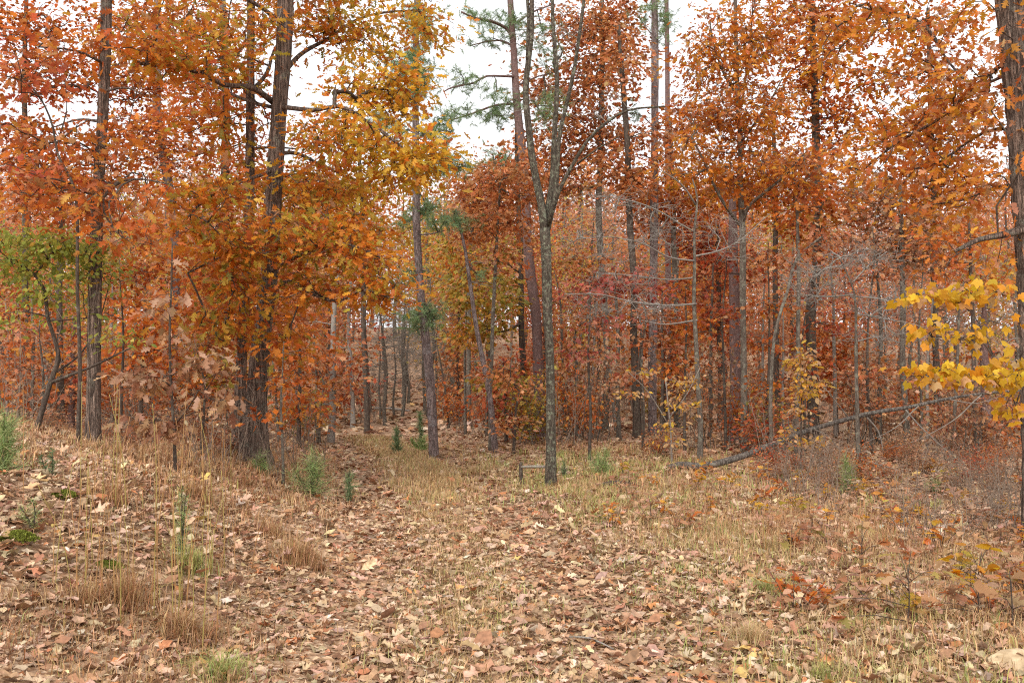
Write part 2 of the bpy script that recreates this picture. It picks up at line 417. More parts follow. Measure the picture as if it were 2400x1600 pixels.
def palette_pick(pal, P, clump=0.9, phase=0.0, bias=0.55):
    """Colour per position: a smooth patch pattern picks along the palette, with leaf to leaf scatter."""
    W = np.array([w for w, _ in PAL[pal]]); K = np.array([c for _, c in PAL[pal]])
    cum = np.cumsum(W) / W.sum()
    f = 0.5 + 0.5 * wob(P[:, 0] + 0.6 * P[:, 2], P[:, 1] * 0.7 + P[:, 2], 2.2 * clump, phase)
    u = np.where(rng.random(len(P)) < bias, np.clip(f + rng.normal(0, .12, len(P)), 0, .999), rng.random(len(P)))
    c = K[np.minimum(np.searchsorted(cum, u), len(K) - 1)]
    v = np.clip(rng.normal(1.0, .16, len(P)), .55, 1.4)[:, None]
    return c * v * (1 + rng.normal(0, .06, (len(P), 3)))

# ------------------------------------------------------------------ tubes
def frame_of(pts):
    t = np.gradient(pts, axis=0); t = unit(t)
    u = np.empty_like(t)
    ref = np.array([1.0, 0, 0]) if abs(t[0][0]) < 0.9 else np.array([0, 1.0, 0])
    a = ref - (ref @ t[0]) * t[0]; u[0] = a / np.linalg.norm(a)
    for i in range(1, len(pts)):
        a = u[i - 1] - (u[i - 1] @ t[i]) * t[i]; u[i] = a / max(np.linalg.norm(a), 1e-9)
    return t, u, np.cross(t, u)
def tube(pts, rad, sides, ridge=0.0, flare=0.0, seed=0.0, cap=True):
    pts = np.asarray(pts, float); rad = np.asarray(rad, float)
    t, u, v = frame_of(pts)
    n = len(pts)
    th = np.linspace(0, 2 * math.pi, sides, endpoint=False)
    h = np.concatenate([[0], np.cumsum(np.linalg.norm(np.diff(pts, axis=0), axis=1))])
    R = np.repeat(rad[:, None], sides, 1)
    if ridge:
        k = max(5, sides // 3)
        a = np.abs(np.sin(k * th[None] / 2 + 1.2 * np.sin(h[:, None] * 3.1 + seed) + 0.9 * np.sin(h[:, None] * 7.7 + th[None] * 2 + seed)))
        b = np.sin(h[:, None] * 19 + 4 * np.sin(th[None] * 3 + seed)) * np.sin(th[None] * 5 + h[:, None] * 2)
        R = R * (1 + ridge * (a - 0.6) + ridge * 0.5 * b) * (1 + 0.05 * np.sin(2 * th[None] + h[:, None] * 1.7 + seed))
    if flare:
        R = R * (1 + flare * np.exp(-h[:, None] / 0.28) * (1 + 0.45 * np.sin(3 * th[None] + seed) + 0.25 * np.sin(5 * th[None] + 2 * seed)))
    ring = pts[:, None, :] + (np.cos(th)[None, :, None] * u[:, None, :] + np.sin(th)[None, :, None] * v[:, None, :]) * R[:, :, None]
    V = ring.reshape(-1, 3)
    i = np.arange(n - 1)[:, None] * sides; j = np.arange(sides)[None]; jn = (j + 1) % sides
    a, b, c, d = i + j, i + jn, i + sides + jn, i + sides + j
    T = np.concatenate([np.stack([a, b, c], 2).reshape(-1, 3), np.stack([a, c, d], 2).reshape(-1, 3)])
    if cap:
        V = np.vstack([V, pts[-1:], pts[:1]]); e = n * sides
        jj = np.arange(sides); jn = (jj + 1) % sides; o = (n - 1) * sides
        T = np.vstack([T, np.stack([o + jj, o + jn, np.full(sides, e)], 1), np.stack([jn, jj, np.full(sides, e + 1)], 1)])
    return V, T
def join(parts):
    Vs, Ts, b = [], [], 0
    for V, T in parts:
        Vs.append(V); Ts.append(T + b); b += len(V)
    return np.concatenate(Vs), np.concatenate(Ts)
def smooth_path(pts, step=0.2, wig=0.0, seed=0):
    """Catmull-Rom through pts, resampled."""
    P = np.asarray(pts, float)
    if len(P) == 2:
        P = np.array([P[0], P[0] * .66 + P[1] * .34, P[0] * .33 + P[1] * .67, P[1]])
    Q = np.vstack([2 * P[0] - P[1], P, 2 * P[-1] - P[-2]])
    out = []
    for i in range(1, len(Q) - 2):
        p0, p1, p2, p3 = Q[i - 1], Q[i], Q[i + 1], Q[i + 2]
        m = max(2, int(np.linalg.norm(p2 - p1) / step))
        s = np.linspace(0, 1, m, endpoint=False)[:, None]
        out.append(0.5 * ((2 * p1) + (p2 - p0) * s + (2 * p0 - 5 * p1 + 4 * p2 - p3) * s ** 2 + (3 * p1 - p0 - 3 * p2 + p3) * s ** 3))
    out = np.vstack(out + [P[-1:]])
    if wig:
        r = np.random.default_rng(seed + 11)
        k = len(out); w = np.zeros((k, 3))
        ph = r.random(6) * 6.3
        s = np.arange(k) * step
        for q, f in enumerate((1.1, 2.3, 4.1)):
            w[:, 0] += np.sin(s * f + ph[q]) / (q + 1); w[:, 1] += np.sin(s * f * 1.1 + ph[q + 3]) / (q + 1)
        fade = np.minimum(1, np.arange(k) / 3.0)[:, None]
        out = out + w * wig * fade
    return out

# ------------------------------------------------------------------ growing twigs towards points in the crown
def grow(nodes, npath, tips, rtip=0.0035, detour=0.35, sag=0.12, rmax=0.05, seed=0):
    """Greedy joining of tip points to a skeleton; returns list of (pts, radii) and the end direction per tip."""
    r = np.random.default_rng(seed)
    P = [np.array(p) for p in nodes]; L = list(npath); par = [-1] * len(P); 
    n0 = len(P)
    tips = np.asarray(tips)
    cand = np.asarray(P); cl = np.asarray(L)
    D = np.linalg.norm(tips[:, None] - cand[None], axis=2) + detour * cl[None]
    best = D.argmin(1); bd = D.min(1)
    alive = np.ones(len(tips), bool)
    seg = []; tipnode = np.full(len(tips), -1)
    for _ in range(len(tips)):
        k = int(np.argmin(np.where(alive, bd, 1e9)))
        alive[k] = False
        j = int(best[k]); a = P[j]; b = tips[k]
        dl = np.linalg.norm(b - a)
        m = (a + b) / 2 + np.array([r.normal(0, .07), r.normal(0, .07), r.normal(sag, .06)]) * dl
        P.append(m); L.append(L[j] + dl / 2); par.append(j)
        P.append(b); L.append(L[j] + dl); par.append(len(P) - 2)
        tipnode[k] = len(P) - 1
        for q in (len(P) - 2, len(P) - 1):
            dn = np.linalg.norm(tips - P[q], axis=1) + detour * L[q]
            better = alive & (dn < bd)
            best[better] = q; bd[better] = dn[better]
    cnt = np.zeros(len(P)); cnt[tipnode] = 1
    for q in range(len(P) - 1, n0 - 1, -1):
        cnt[par[q]] += cnt[q]
    rad = np.minimum(rtip * np.maximum(cnt, 1) ** 0.5, rmax)
    for q in range(n0, len(P), 2):                         # q = mid, q+1 = end
        j = par[q]
        r0 = rad[q] if j < n0 else min(rad[j], rad[q] * 1.25)
        seg.append((np.array([P[j], P[q], P[q + 1]]), np.array([r0, rad[q], rad[q + 1]])))
    ends = np.array([unit(P[q] - P[par[q]]) for q in tipnode])
    return seg, ends

def twig_mesh(seg, base, extra=0, sides=4, seed=0, elen=0.3, rt=0.0028):
    r = np.random.default_rng(seed + 5)
    parts = []
    for pts, rad in seg:
        parts.append(tube(pts - base, rad, sides if rad[0] > .008 else 3, cap=False))
        for _ in range(extra):
            s = r.random(); a = pts[1] * (1 - s) + pts[2] * s
            d = unit(pts[2] - pts[1]) + r.normal(0, .6, 3); d[2] = d[2] * .5 + .1; d = unit(d) * elen * r.uniform(.5, 1.3)
            mid = a + d * .5 + r.normal(0, .04, 3)
            parts.append(tube(np.array([a, mid, a + d]) - base, [rt * 1.2, rt, rt * .6], 3, cap=False))
    return join(parts)

LEAF_CACHE = {}
def leaf_objects(parent, P, R, S, col, kind, mat, name='leaf', meshes=18):
    """Each leaf an object of its own; leaves of one thing share a few meshes."""
    tp = TPL[kind]
    K = min(meshes, len(P))
    reps = rng.choice(len(P), K, replace=False)
    ms = []
    for q, i in enumerate(reps):
        V, T = tp[q % len(tp)]
        ms.append(make_mesh('leaf', V, T, np.repeat(col[i:i + 1], len(V), 0), mat))
    dist = ((col[:, None] - col[reps][None]) ** 2).sum(2) + rng.random((len(P), K)) * 0.004
    near = dist.argmin(1)
    for i in range(len(P)):
        o = bpy.data.objects.new(name, ms[near[i]])
        m = np.eye(4); m[:3, :3] = R[i] * S[i]; m[:3, 3] = P[i]
        o.parent = parent
        o.matrix_basis = Matrix(m.tolist())
        C.objects.link(o)

def spray(tips, ends, n_per, spread=0.22, flat=0.45, droop=0.35, tilt=0.5):
    """Leaf positions and frames around twig ends."""
    k = len(tips)
    cnt = rng.poisson(n_per, k)
    I = np.repeat(np.arange(k), cnt)
    off = rng.normal(0, 1, (len(I), 3)) * spread * np.array([1, 1, flat])
    back = -ends[I] * np.abs(rng.normal(0, spread * 0.8, (len(I), 1)))
    P = tips[I] + off + back
    d = off * np.array([1, 1, .3]) / max(spread, 1e-6) * .7 + ends[I] * .4 + rng.normal(0, .45, (len(I), 3))
    d[:, 2] -= droop
    n = np.array([0, 0, 1.0])[None] + rng.normal(0, tilt, (len(I), 3))
    return P, frames(d, n), I

LOD = lambda depth: 'mid' if depth < 21 else ('lo' if depth < 42 else 'far')

def in_ellipsoids(ells, depth, n_tips):
    """ells: (px, py, rx_px, ry_px[, depth offset m, depth radius m, weight])."""
    w = []
    for e in ells:
        wt = e[6] if len(e) > 6 else 1.0
        w.append(e[2] * e[3] * wt)
    w = np.array(w) / sum(w)
    pts = []
    for e, f in zip(ells, w):
        dz = e[4] if len(e) > 4 else 0.0
        dd = depth + dz
        m = dd / F
        rd = e[5] if len(e) > 5 else max(0.6, 0.5 * (e[2] + e[3]) * m * 0.8)
        k = max(1, int(round(n_tips * f)))
        c = at(e[0], e[1], dd)
        q = unit(rng.normal(0, 1, (k, 3))) * (rng.random((k, 1)) ** 0.38)
        pts.append(c + q * np.array([e[2] * m, rd, e[3] * m]))
    return np.vstack(pts)

COVER = 1.35
def build_tree(name, label, cat, depth=None, base=None, trunk=(), w=(20, 12), bark='oak', limbs=(), crown=(), pal='orange',
               cover=1.3, leaf=0.13, per=22, spread=0.24, group=None, flare=0.5, ridge=0.0, sides=None, singles=0,
               tpl=None, top=None, bare=False, extra=0, detour=0.35, crown_from=0.25, wig=0.0, flat=0.45, droop=0.35, tilt=0.5,
               rtip=0.0035, leafmat='leaf', sag=0.12, recolor=None, clump=0.9, n_tips=None, lean_y=0.0, tb=None, lb=None):
    """trunk: px points from the base up; w: px widths along it; limbs: [(width0 px, width1 px, [(px,py,depth offset)...])]."""
    if base is not None:
        g = ground_hit(*base); depth = g[1]
        trunk = [base] + list(trunk)
    b = at(trunk[0][0], trunk[0][1], depth)
    z0 = float(H(b[0], b[1]))
    b = np.array([b[0], b[1], z0])
    m = depth / F
    pts = [b - np.array([0, 0, .12])]
    for k, p in enumerate(trunk):
        if k == 0 and (base is not None or p[1] > 980):
            continue
        q = at(p[0], p[1], depth + (p[2] if len(p) > 2 else 0))
        if q[2] < z0 + .25:
            continue
        q[1] += lean_y * (q[2] - z0)
        pts.append(q)
    step = 0.10 if ridge else 0.22
    path = smooth_path(pts, step, wig, int(b[0] * 100) % 997)
    hh = np.concatenate([[0], np.cumsum(np.linalg.norm(np.diff(path, axis=0), axis=1))])
    rad = np.interp(hh / hh[-1], np.linspace(0, 1, len(w)), np.array(w) * m / 2)
    root = thing(name, label, cat, b, group)
    sd = (sides or (10 if depth < 22 else 7))
    V, T = tube(path - b, rad, sd, ridge, flare, float(b[0]) * 3.1)
    tr = link('trunk', make_mesh('trunk', V, T, None, M[bark], True), root)
    nodes, npath = [], []
    st = max(1, int(0.3 / step))
    for i in range(int(len(path) * crown_from), len(path), st):
        nodes.append(path[i]); npath.append(0.0)
    for li, (w0, w1, lp) in enumerate(limbs):
        q = [at(p[0], p[1], depth + (p[2] if len(p) > 2 else 0)) for p in lp]
        lpth = smooth_path(q, 0.15, wig * .6 + (.03 if bare else 0.012), li)
        lr = np.linspace(w0 * m / 2, w1 * m / 2, len(lpth))
        V, T = tube(lpth - b, lr, 8 if depth < 22 else 6, 0.0, 0, li)
        link('branch', make_mesh('branch', V, T, None, M[lb or bark], True), tr)
        for i in range(2, len(lpth), 2):
            nodes.append(lpth[i]); npath.append(0.0)
    if not crown:
        return root
    area = sum(math.pi * e[2] * e[3] * m * m * (e[6] if len(e) > 6 else 1) for e in crown)
    if n_tips is None:
        n_leaves = cover * COVER * area / (0.25 * leaf * leaf)
        n_tips = max(12, int(n_leaves / per))
    tips = in_ellipsoids(crown, depth, n_tips)
    seg, ends = grow(nodes, npath, tips, rtip, detour, sag, rmax=max(w) * m * .3, seed=int(abs(b[0]) * 50))
    V, T = twig_mesh(seg, b, extra or (1 if depth < 20 and not bare and leaf > .1 else 0), 5 if depth < 16 else 4, int(abs(b[1]) * 10), rt=rtip * .8)
    tw = link('twigs', make_mesh('twigs', V, T, None, M[tb or ('dark' if bark in ('oak', 'redpine', 'dark') else bark)], True), root, kind='stuff')
    if bare:
        return root
    P, R, I = spray(tips, ends, per, spread, flat, droop, tilt)
    S = leaf * np.clip(rng.normal(1, .22, len(P)), .5, 1.5)
    col = palette_pick(pal, P, clump, float(b[0]) % 6)
    if recolor:
        pal2, fn, pr = recolor
        X, Y, _z = project(P); k = fn(X, Y) & (rng.random(len(P)) < pr)
        col[k] = palette_pick(pal2, P[k], clump, 1.0)
    kind = tpl or LOD(depth)
    crown_o = None
    keep = np.ones(len(P), bool)
    if singles:
        X, Y, Z = project(P)
        fr = (X > -20) & (X < 2420) & (Y > -20) & (Y < 1600)
        score = np.where(fr, S / Z, 0)
        sel = np.argsort(-score)[:min(singles, int(fr.sum()), 300)]
        keep[sel] = False
    if keep.sum() > 3:
        V, T, cc = build_leaves(TPL[kind], P[keep] - b, R[keep], S[keep], col[keep])
        crown_o = link('crown', make_mesh('crown', V, T, cc, M[leafmat]), root, kind='stuff' if singles else None)
    if singles:
        sk = 'hi' if kind == 'mid' else kind
        leaf_objects(crown_o or root, P[~keep] - b, R[~keep], S[~keep], col[~keep], sk, M[leafmat])
    return root

# ------------------------------------------------------------------ pine needles
def needle_tufts(C0, D0, n, length, width, pal, spread=0.9, phase=0.0):
    """Sprays of needles; one thin triangle each. C0 centres, D0 shoot directions."""
    k = len(C0)
    I = np.repeat(np.arange(k), n)
    s = rng.random((len(I), 1))
    P = C0[I] - D0[I] * s * length * 1.1
    d = unit(D0[I] * rng.uniform(.2, 1.1, (len(I), 1)) + rng.normal(0, spread * .62, (len(I), 3)))
    L = length * rng.uniform(.6, 1.15, (len(I), 1))
    nrm = unit(np.cross(d, rng.normal(0, 1, (len(I), 3))))
    tip = P + d * L; tip[:, 2] -= 0.12 * L[:, 0]
    V = np.stack([P + nrm * width / 2, P - nrm * width / 2, tip], 1).reshape(-1, 3)
    T = np.arange(len(I) * 3).reshape(-1, 3)
    c = palette_pick(pal, P, 1.2, phase, .3)
    return V, T, np.repeat(c, 3, 0)

def build_pine(name, label, depth=None, base=None, trunk=(), w=(20, 12), bark='pine', limbs=(), tufts=(), n_tips=60, needles=26,
               nlen=0.16, nwid=0.006, pal='needle', flare=0.25, ridge=0.0, sides=None, stubs=0, cat='pine tree', crown_from=.3, limb_leafy=None, wig=0.0, top_group=None):
    if base is not None:
        g = ground_hit(*base); depth = g[1]; trunk = [base] + list(trunk)
    b = at(trunk[0][0], trunk[0][1], depth)
    z0 = float(H(b[0], b[1])); b = np.array([b[0], b[1], z0]); m = depth / F
    pts = [b - np.array([0, 0, .12])]
    for k, p in enumerate(trunk):
        if k == 0 and (base is not None or p[1] > 980):
            continue
        q = at(p[0], p[1], depth + (p[2] if len(p) > 2 else 0))
        if q[2] > z0 + .25:
            pts.append(q)
    step = .1 if ridge else .25
    path = smooth_path(pts, step, wig, int(b[0] * 100) % 997)
    hh = np.concatenate([[0], np.cumsum(np.linalg.norm(np.diff(path, axis=0), axis=1))])
    rad = np.interp(hh / hh[-1], np.linspace(0, 1, len(w)), np.array(w) * m / 2)
    root = thing(name, label, cat, b, top_group)
    V, T = tube(path - b, rad, sides or 10, ridge, flare, float(b[0]))
    tr = link('trunk', make_mesh('trunk', V, T, None, M[bark], True), root)
    nodes = [path[i] for i in range(int(len(path) * crown_from), len(path), 2)]
    for li, (w0, w1, lp) in enumerate(limbs):
        q = [at(p[0], p[1], depth + (p[2] if len(p) > 2 else 0)) for p in lp]
        lpth = smooth_path(q, 0.2, 0.02, li)
        V, T = tube(lpth - b, np.linspace(w0 * m / 2, w1 * m / 2, len(lpth)), 6)
        link('branch', make_mesh('branch', V, T, None, M[bark], True), tr)
        nodes += [lpth[i] for i in range(1, len(lpth), 2)]
    for s in range(stubs):
        i = rng.integers(int(len(path) * .1), int(len(path) * .8)); a = path[i]; th = rng.random() * 6.28
        d = np.array([math.cos(th), math.sin(th), rng.uniform(-.2, .3)]) * rng.uniform(.2, .8)
        V, T = tube(np.array([a, a + d * .5 + rng.normal(0, .03, 3), a + d + np.array([0, 0, -.05])]) - b, [.012, .009, .004], 4)
        link('dead_branch', make_mesh('dead_branch', V, T, None, M['weathered'], True), tr)
    if tufts:
        tips = in_ellipsoids(tufts, depth, n_tips)
        seg, ends = grow(nodes, [0] * len(nodes), tips, .006, .4, .05, rmax=w[0] * m * .25, seed=int(abs(b[0] * 31)))
        V, T = twig_mesh(seg, b, 0, 4, 1)
        link('twigs', make_mesh('twigs', V, T, None, M['dark'], True), root, kind='stuff')
        Cn = np.vstack([tips] + [tips + rng.normal(0, .16, tips.shape) * np.array([1, 1, .6]) for _ in range(2)])
        Dn = unit(np.vstack([ends] * 3) + rng.normal(0, .5, Cn.shape) + np.array([0, 0, .35]))
        V, T, cc = needle_tufts(Cn - b, Dn, needles, nlen, nwid, pal, .8, float(b[0]) % 5)
        link('crown', make_mesh('crown', V, T, cc, M['needle']), root, kind='stuff')
    return root

# ================================================================== THE SETTING
def grid_ground():
    xs = np.sinh(np.linspace(-5.2, 5.2, 181)) * 8.0
    xs = np.concatenate([xs]); ys = np.concatenate([np.linspace(-25, 2, 14), np.linspace(2.3, 30, 120), 30 + np.cumsum(np.geomspace(.4, 60, 60))])
    X, Y = np.meshgrid(xs, ys)
    Z = H(X, Y)
    V = np.stack([X, Y, Z], 2).reshape(-1, 3)
    ny, nx = X.shape
    i = (np.arange(ny - 1)[:, None] * nx + np.arange(nx - 1)[None]).ravel()
    Q = np.stack([i, i + 1, i + nx + 1, i + nx], 1)
    return V, Q
V, Q = grid_ground()
floor = link('ground', make_mesh('ground', V, Q, None, M['soil'], True), None, kind='structure', label='leaf-covered forest ground with an old track between the trees')

def scatter_ground(n, y0, y1, margin=1.2, power=1.0):
    """Random ground points inside the view wedge (a little wider), roughly even per square metre."""
    y = np.sqrt(rng.random(n) * (y1 ** 2 - y0 ** 2) + y0 ** 2)
    half = y * 1200 / F + margin
    x = rng.uniform(-1, 1, n) * half
    return x, y

# fallen leaves: the nearest 300 are single leaves, the rest one mass
def litter(n, y0, y1, size, tpl, lift, tilt, keep_fn=None):
    x, y = scatter_ground(n, y0, y1)
    if keep_fn is not None:
        k = rng.random(len(x)) < keep_fn(x, y); x, y = x[k], y[k]
    z = H(x, y) + rng.random(len(x)) ** 1.5 * lift + 0.006
    P = np.stack([x, y, z], 1)
    th = rng.random(len(x)) * 6.283
    d = np.stack([np.cos(th), np.sin(th), rng.normal(0, .22, len(x))], 1)
    n_ = np.array([0, 0, 1.0]) + rng.normal(0, tilt, (len(x), 3))
    n_[:, 2] *= np.where(rng.random(len(x)) < .4, -1, 1)
    R = frames(d, n_)
    S = size * np.clip(rng.lognormal(0, .42, len(x)), .35, 2.1)
    off = path_x(y) - x
    c1 = palette_pick('litter', P, .5, 1.0, .25); c2 = palette_pick('litterred', P, .5, 3.0, .25)
    rut = np.exp(-((off - .8) / .35) ** 2) + np.exp(-((off + .85) / .35) ** 2)
    redder = .55 * rut * ss(5, 8, y) + (0.15 + 0.5 * ss(1.2, 2.6, off) * ss(8, 12, y) + 0.45 * ss(13, 24, y) + .25 * ss(2, 4, -off)) * (0.7 + .5 * wob(x, y, .9, 4))
    col = np.where((rng.random(len(x)) < redder)[:, None], c2, c1)
    return P, R, S, col
def litter_keep(x, y):
    d = path_x(y) - x
    rut = np.exp(-((d - .8) / .35) ** 2) + np.exp(-((d + .85) / .35) ** 2)
    grass = (1 - np.clip(rut, 0, 1)) * np.exp(-((d + .15) / .5) ** 2) * ss(9, 14, y) * .55 + .5 * ss(1.4, 2.4, -d) * (wob(x, y, 1.1, 5) > .1) * ss(5, 7, y)
    return np.clip(1 - grass - .25 * (wob(x, y, 1.6, 3) > .45), .15, 1)
P1, R1, S1, c1 = litter(13000, 3.6, 6.2, .062, 'litter', .035, .27, litter_keep)
order = np.argsort(np.where(np.abs(P1[:, 0]) < P1[:, 1] * .5, -S1 / P1[:, 1], 0))
pick = order[:300]; rest = order[300:]
leaf_objects(floor, P1[pick], R1[pick], S1[pick], c1[pick], 'litter', M['litter'], 'fallen_leaf', 40)
heaps = [build_leaves(TPL['litter'], P1[rest], R1[rest], S1[rest], c1[rest])]
for n, y0, y1, sz, tp, lf, tl in [(21000, 6.2, 9.5, .068, 'littermid', .04, .3), (17000, 9.5, 13, .075, 'littermid', .045, .32), (46000, 13, 27, .088, 'lo', .05, .35), (16000, 27, 60, .24, 'lo', .08, .4)]:
    Pk, Rk, Sk, ck = litter(n, y0, y1, sz, tp, lf, tl, litter_keep if y0 < 20 else None)
    heaps.append(build_leaves(TPL[tp], Pk, Rk, Sk, ck))
Vj, Tj = join([(v, t) for v, t, _ in heaps])
link('leaf_litter', make_mesh('leaf_litter', Vj, Tj, np.vstack([c for _, _, c in heaps]), M['litter']), floor, kind='stuff')

# dry grass between the leaves
def blades(x, y, hgt, wid, pal, lean=.5, seed=0):
    n = len(x)
    z = H(x, y) - .01
    P = np.stack([x, y, z], 1)
    th = rng.random(n) * 6.283; d = np.stack([np.cos(th), np.sin(th), np.zeros(n)], 1)
    pr = np.stack([-np.sin(th), np.cos(th), np.zeros(n)], 1)
    h = (hgt * rng.uniform(.45, 1.3, n))[:, None]; l = (lean * rng.uniform(.1, 1.2, n))[:, None] * h
    w = wid * rng.uniform(.6, 1.3, n)[:, None]
    up = np.array([[0, 0, 1.0]])
    a, b_ = P + pr * w, P - pr * w
    m = P + up * h * .6 + d * l * .35
    c, e = m + pr * w * .7, m - pr * w * .7
    t = P + up * h * (1 - .25 * l / h) + d * l
    V = np.stack([a, b_, e, c, t], 1).reshape(-1, 3)
    T = (np.array([(0, 1, 2), (0, 2, 3), (3, 2, 4)])[None] + (np.arange(n) * 5)[:, None, None]).reshape(-1, 3)
    col = np.repeat(palette_pick(pal, P, .8, seed, .4), 5, 0)
    return V, T, col
def grass_field(n, y0, y1, hgt, wid, pal, mask, seed):
    x, y = scatter_ground(n, y0, y1, .8)
    k = rng.random(n) < np.clip(mask(x, y), 0, 1)
    # gather in small bunches
    x, y = x[k], y[k]
    q = rng.integers(0, max(1, len(x) // 7), len(x)); cx, cy = x[q], y[q]
    x = np.where(rng.random(len(x)) < .7, cx + rng.normal(0, .05, len(x)), x); y = np.where(x == x, np.where(np.abs(x - cx) < .2, cy + rng.normal(0, .05, len(x)), y), y)
    return blades(x, y, hgt, wid, pal, .8, seed)
def track_grass(n, d0, sd, y0, y1, hgt, wid, pal, seed, gate=None, lean=.9):
    """Blades in bunches along the track: d0 metres left of its centre line."""
    nb = n // 9
    by = rng.uniform(y0, y1, nb); bx = path_x(by) - d0 - rng.normal(0, sd, nb)
    gv = np.clip(gate(bx, by), 0, 1) if gate is not None else np.ones(nb)
    dd = path_x(by) - bx
    gv = gv * (1 - .93 * np.clip(np.exp(-((dd - .8) / .38) ** 2) + np.exp(-((dd + .9) / .38) ** 2), 0, 1) * ss(5, 8, by))
    k = rng.random(nb) < gv; bx, by = bx[k], by[k]
    x = np.repeat(bx, 9) + rng.normal(0, .07, len(bx) * 9); y = np.repeat(by, 9) + rng.normal(0, .07, len(bx) * 9)
    return blades(x, y, hgt, wid, pal, lean, seed)
patch = lambda s, ph, t: (lambda x, y: .25 + .9 * (wob(x, y, s, ph) > t))
G = [
    track_grass(22000, -.25, .6, 12.5, 26, .14, .006, 'grass', 1.0, lambda x, y: ss(11, 15, y) + .25),
    track_grass(11000, -.05, .34, 5.0, 13, .085, .003, 'grass', 1.5, patch(1.3, 3, -.2)),
    track_grass(18000, -2.4, .65, 5.0, 17, .11, .0035, 'grass', 2.0, patch(1.1, 5, -.1)),
    track_grass(12000, -2.3, .7, 4.2, 16, .11, .0032, 'grassgreen', 2.5, patch(1.3, 1, .1)),
    track_grass(11000, -3.6, 1.0, 4.0, 12, .09, .0028, 'grass', 3.0, patch(1.0, 2, .1)),
    track_grass(15000, 2.0, .7, 4.0, 10, .10, .0028, 'grassred', 3.5, patch(1.4, 2, .1)),
    track_grass(7000, 2.6, .8, 10, 20, .17, .0055, 'grassred', 4.0),
    track_grass(6000, -4.2, 1.6, 11, 22, .16, .006, 'grassred', 4.5),
    track_grass(6000, -3.6, 1.4, 11, 20, .15, .006, 'grassgreen', 5.0, patch(.8, 2.5, 0)),
    track_grass(7000, 4.2, 1.4, 8, 18, .16, .004, 'grassred', 5.5),
    track_grass(11000, -4.0, .9, 5.5, 12, .15, .003, 'grassred', 7.0, patch(1.2, 4, 0)),
    track_grass(16000, 0, 2.2, 3.7, 10, .05, .0020, 'grass', 6.5, None, 3.0),
    track_grass(5000, 0, 1.4, 3.7, 8, .06, .0025, 'grassgreen', 6.0, patch(1.9, 6, .3)),
]
Vj, Tj = join([(g[0], g[1]) for g in G])
link('dry_grass', make_mesh('dry_grass', Vj, Tj, np.vstack([g[2] for g in G]), M['grass']), None, kind='stuff', label='dry tan grass growing through the fallen leaves', category='grass')

# ================================================================== NEAR TREES
build_tree('oak_tree', 'large brown-barked oak with gold and orange crown on the bank beside the track', 'oak tree', base=(592, 1086),
    trunk=[(598, 980), (604, 897), (613, 790), (632, 636), (638, 500), (645, 393), (655, 250), (662, 160), (668, 60), (672, -60), (690, -300)],
    w=(58, 48, 42, 39, 37, 37, 38, 34, 28), bark='oak', ridge=.09, sides=26, flare=.7,
    limbs=[(15, 6, [(640, 240), (590, 205, -.4), (520, 198, -.8), (470, 172, -1.2), (400, 155, -1.5), (330, 150, -1.8), (280, 118, -2.0)]),
           (10, 4, [(640, 252), (590, 240, .3), (540, 220, .6), (470, 190, .9), (420, 200, 1.1)]),
           (13, 6, [(655, 185), (700, 130, .8), (770, 90, 1.3), (830, 50, 1.8), (900, 30, 2.0), (980, 25, 2.2)]),
           (12, 5, [(652, 250), (730, 258, -.5), (800, 250, -1.0), (860, 285, -1.3), (920, 330, -1.4), (980, 380, -1.5)]),
           (11, 4, [(648, 360), (700, 360, .5), (760, 390, .8), (830, 420, 1.0), (900, 450, 1.1)]),
           (12, 5, [(612, 700), (680, 660, -.5), (740, 690, -1.0), (790, 705, -1.3), (850, 680, -1.6), (920, 700, -1.8)]),
           (9, 4, [(628, 640), (700, 600, -.7), (770, 570, -1.2), (840, 580, -1.5), (900, 610, -1.6)]),
           (9, 4, [(630, 560), (560, 590, -.8), (500, 610, -1.2), (440, 640, -1.5)]),
           (12, 5, [(668, 60), (600, 10, -.6), (520, -30, -1.0), (430, -40, -1.4)]),
           (9, 4, [(640, 400), (560, 430, -.9), (480, 470, -1.5), (430, 520, -1.9)])],
    crown=[(970, 55, 100, 60, 1.8, .8), (850, 90, 130, 90, 1.2, 1.0, .8), (890, 215, 130, 70, 0, 1.0), (960, 215, 70, 60, -.2, .7), (850, 330, 170, 70, -1, 1.0, 1.1),
           (960, 400, 100, 70, -1.2, .8, 1.1), (800, 440, 180, 60, .4, 1.0), (990, 345, 60, 40, -1.2, .5), (750, 540, 150, 70, -.6, 1.1, 1.0), (830, 600, 90, 60, -1.4, .8, 1.2),
           (880, 670, 90, 60, -1.6, .8, 1.2), (740, 680, 80, 50, -1.0, .7), (640, 560, 130, 70, -1.4, .8, .7), (500, 90, 190, 100, -.6, 1.2, .9), (380, 120, 120, 70, -1.8, .8), (740, 30, 180, 60, .9, .8),
           (550, 330, 110, 70, .6, .8, .6), (480, 460, 110, 80, -1.6, .8, .8), (520, 590, 120, 70, -1.4, .7, .9), (600, 700, 90, 50, -1.3, .5, .9), (520, 760, 100, 50, -1.2, .6, .8), (660, 820, 80, 40, -1.0, .5, .6), (600, -120, 260, 120, 0, 2, .4), (900, -110, 180, 90, 1, 1.2, .4)],
    pal='gold', cover=1.5, leaf=.118, per=17, spread=.19, singles=300, detour=.4, flat=.5, tilt=.5, rtip=.0042, recolor=('goldyellow', lambda X, Y: (X > 800) & (Y < 500), .65))
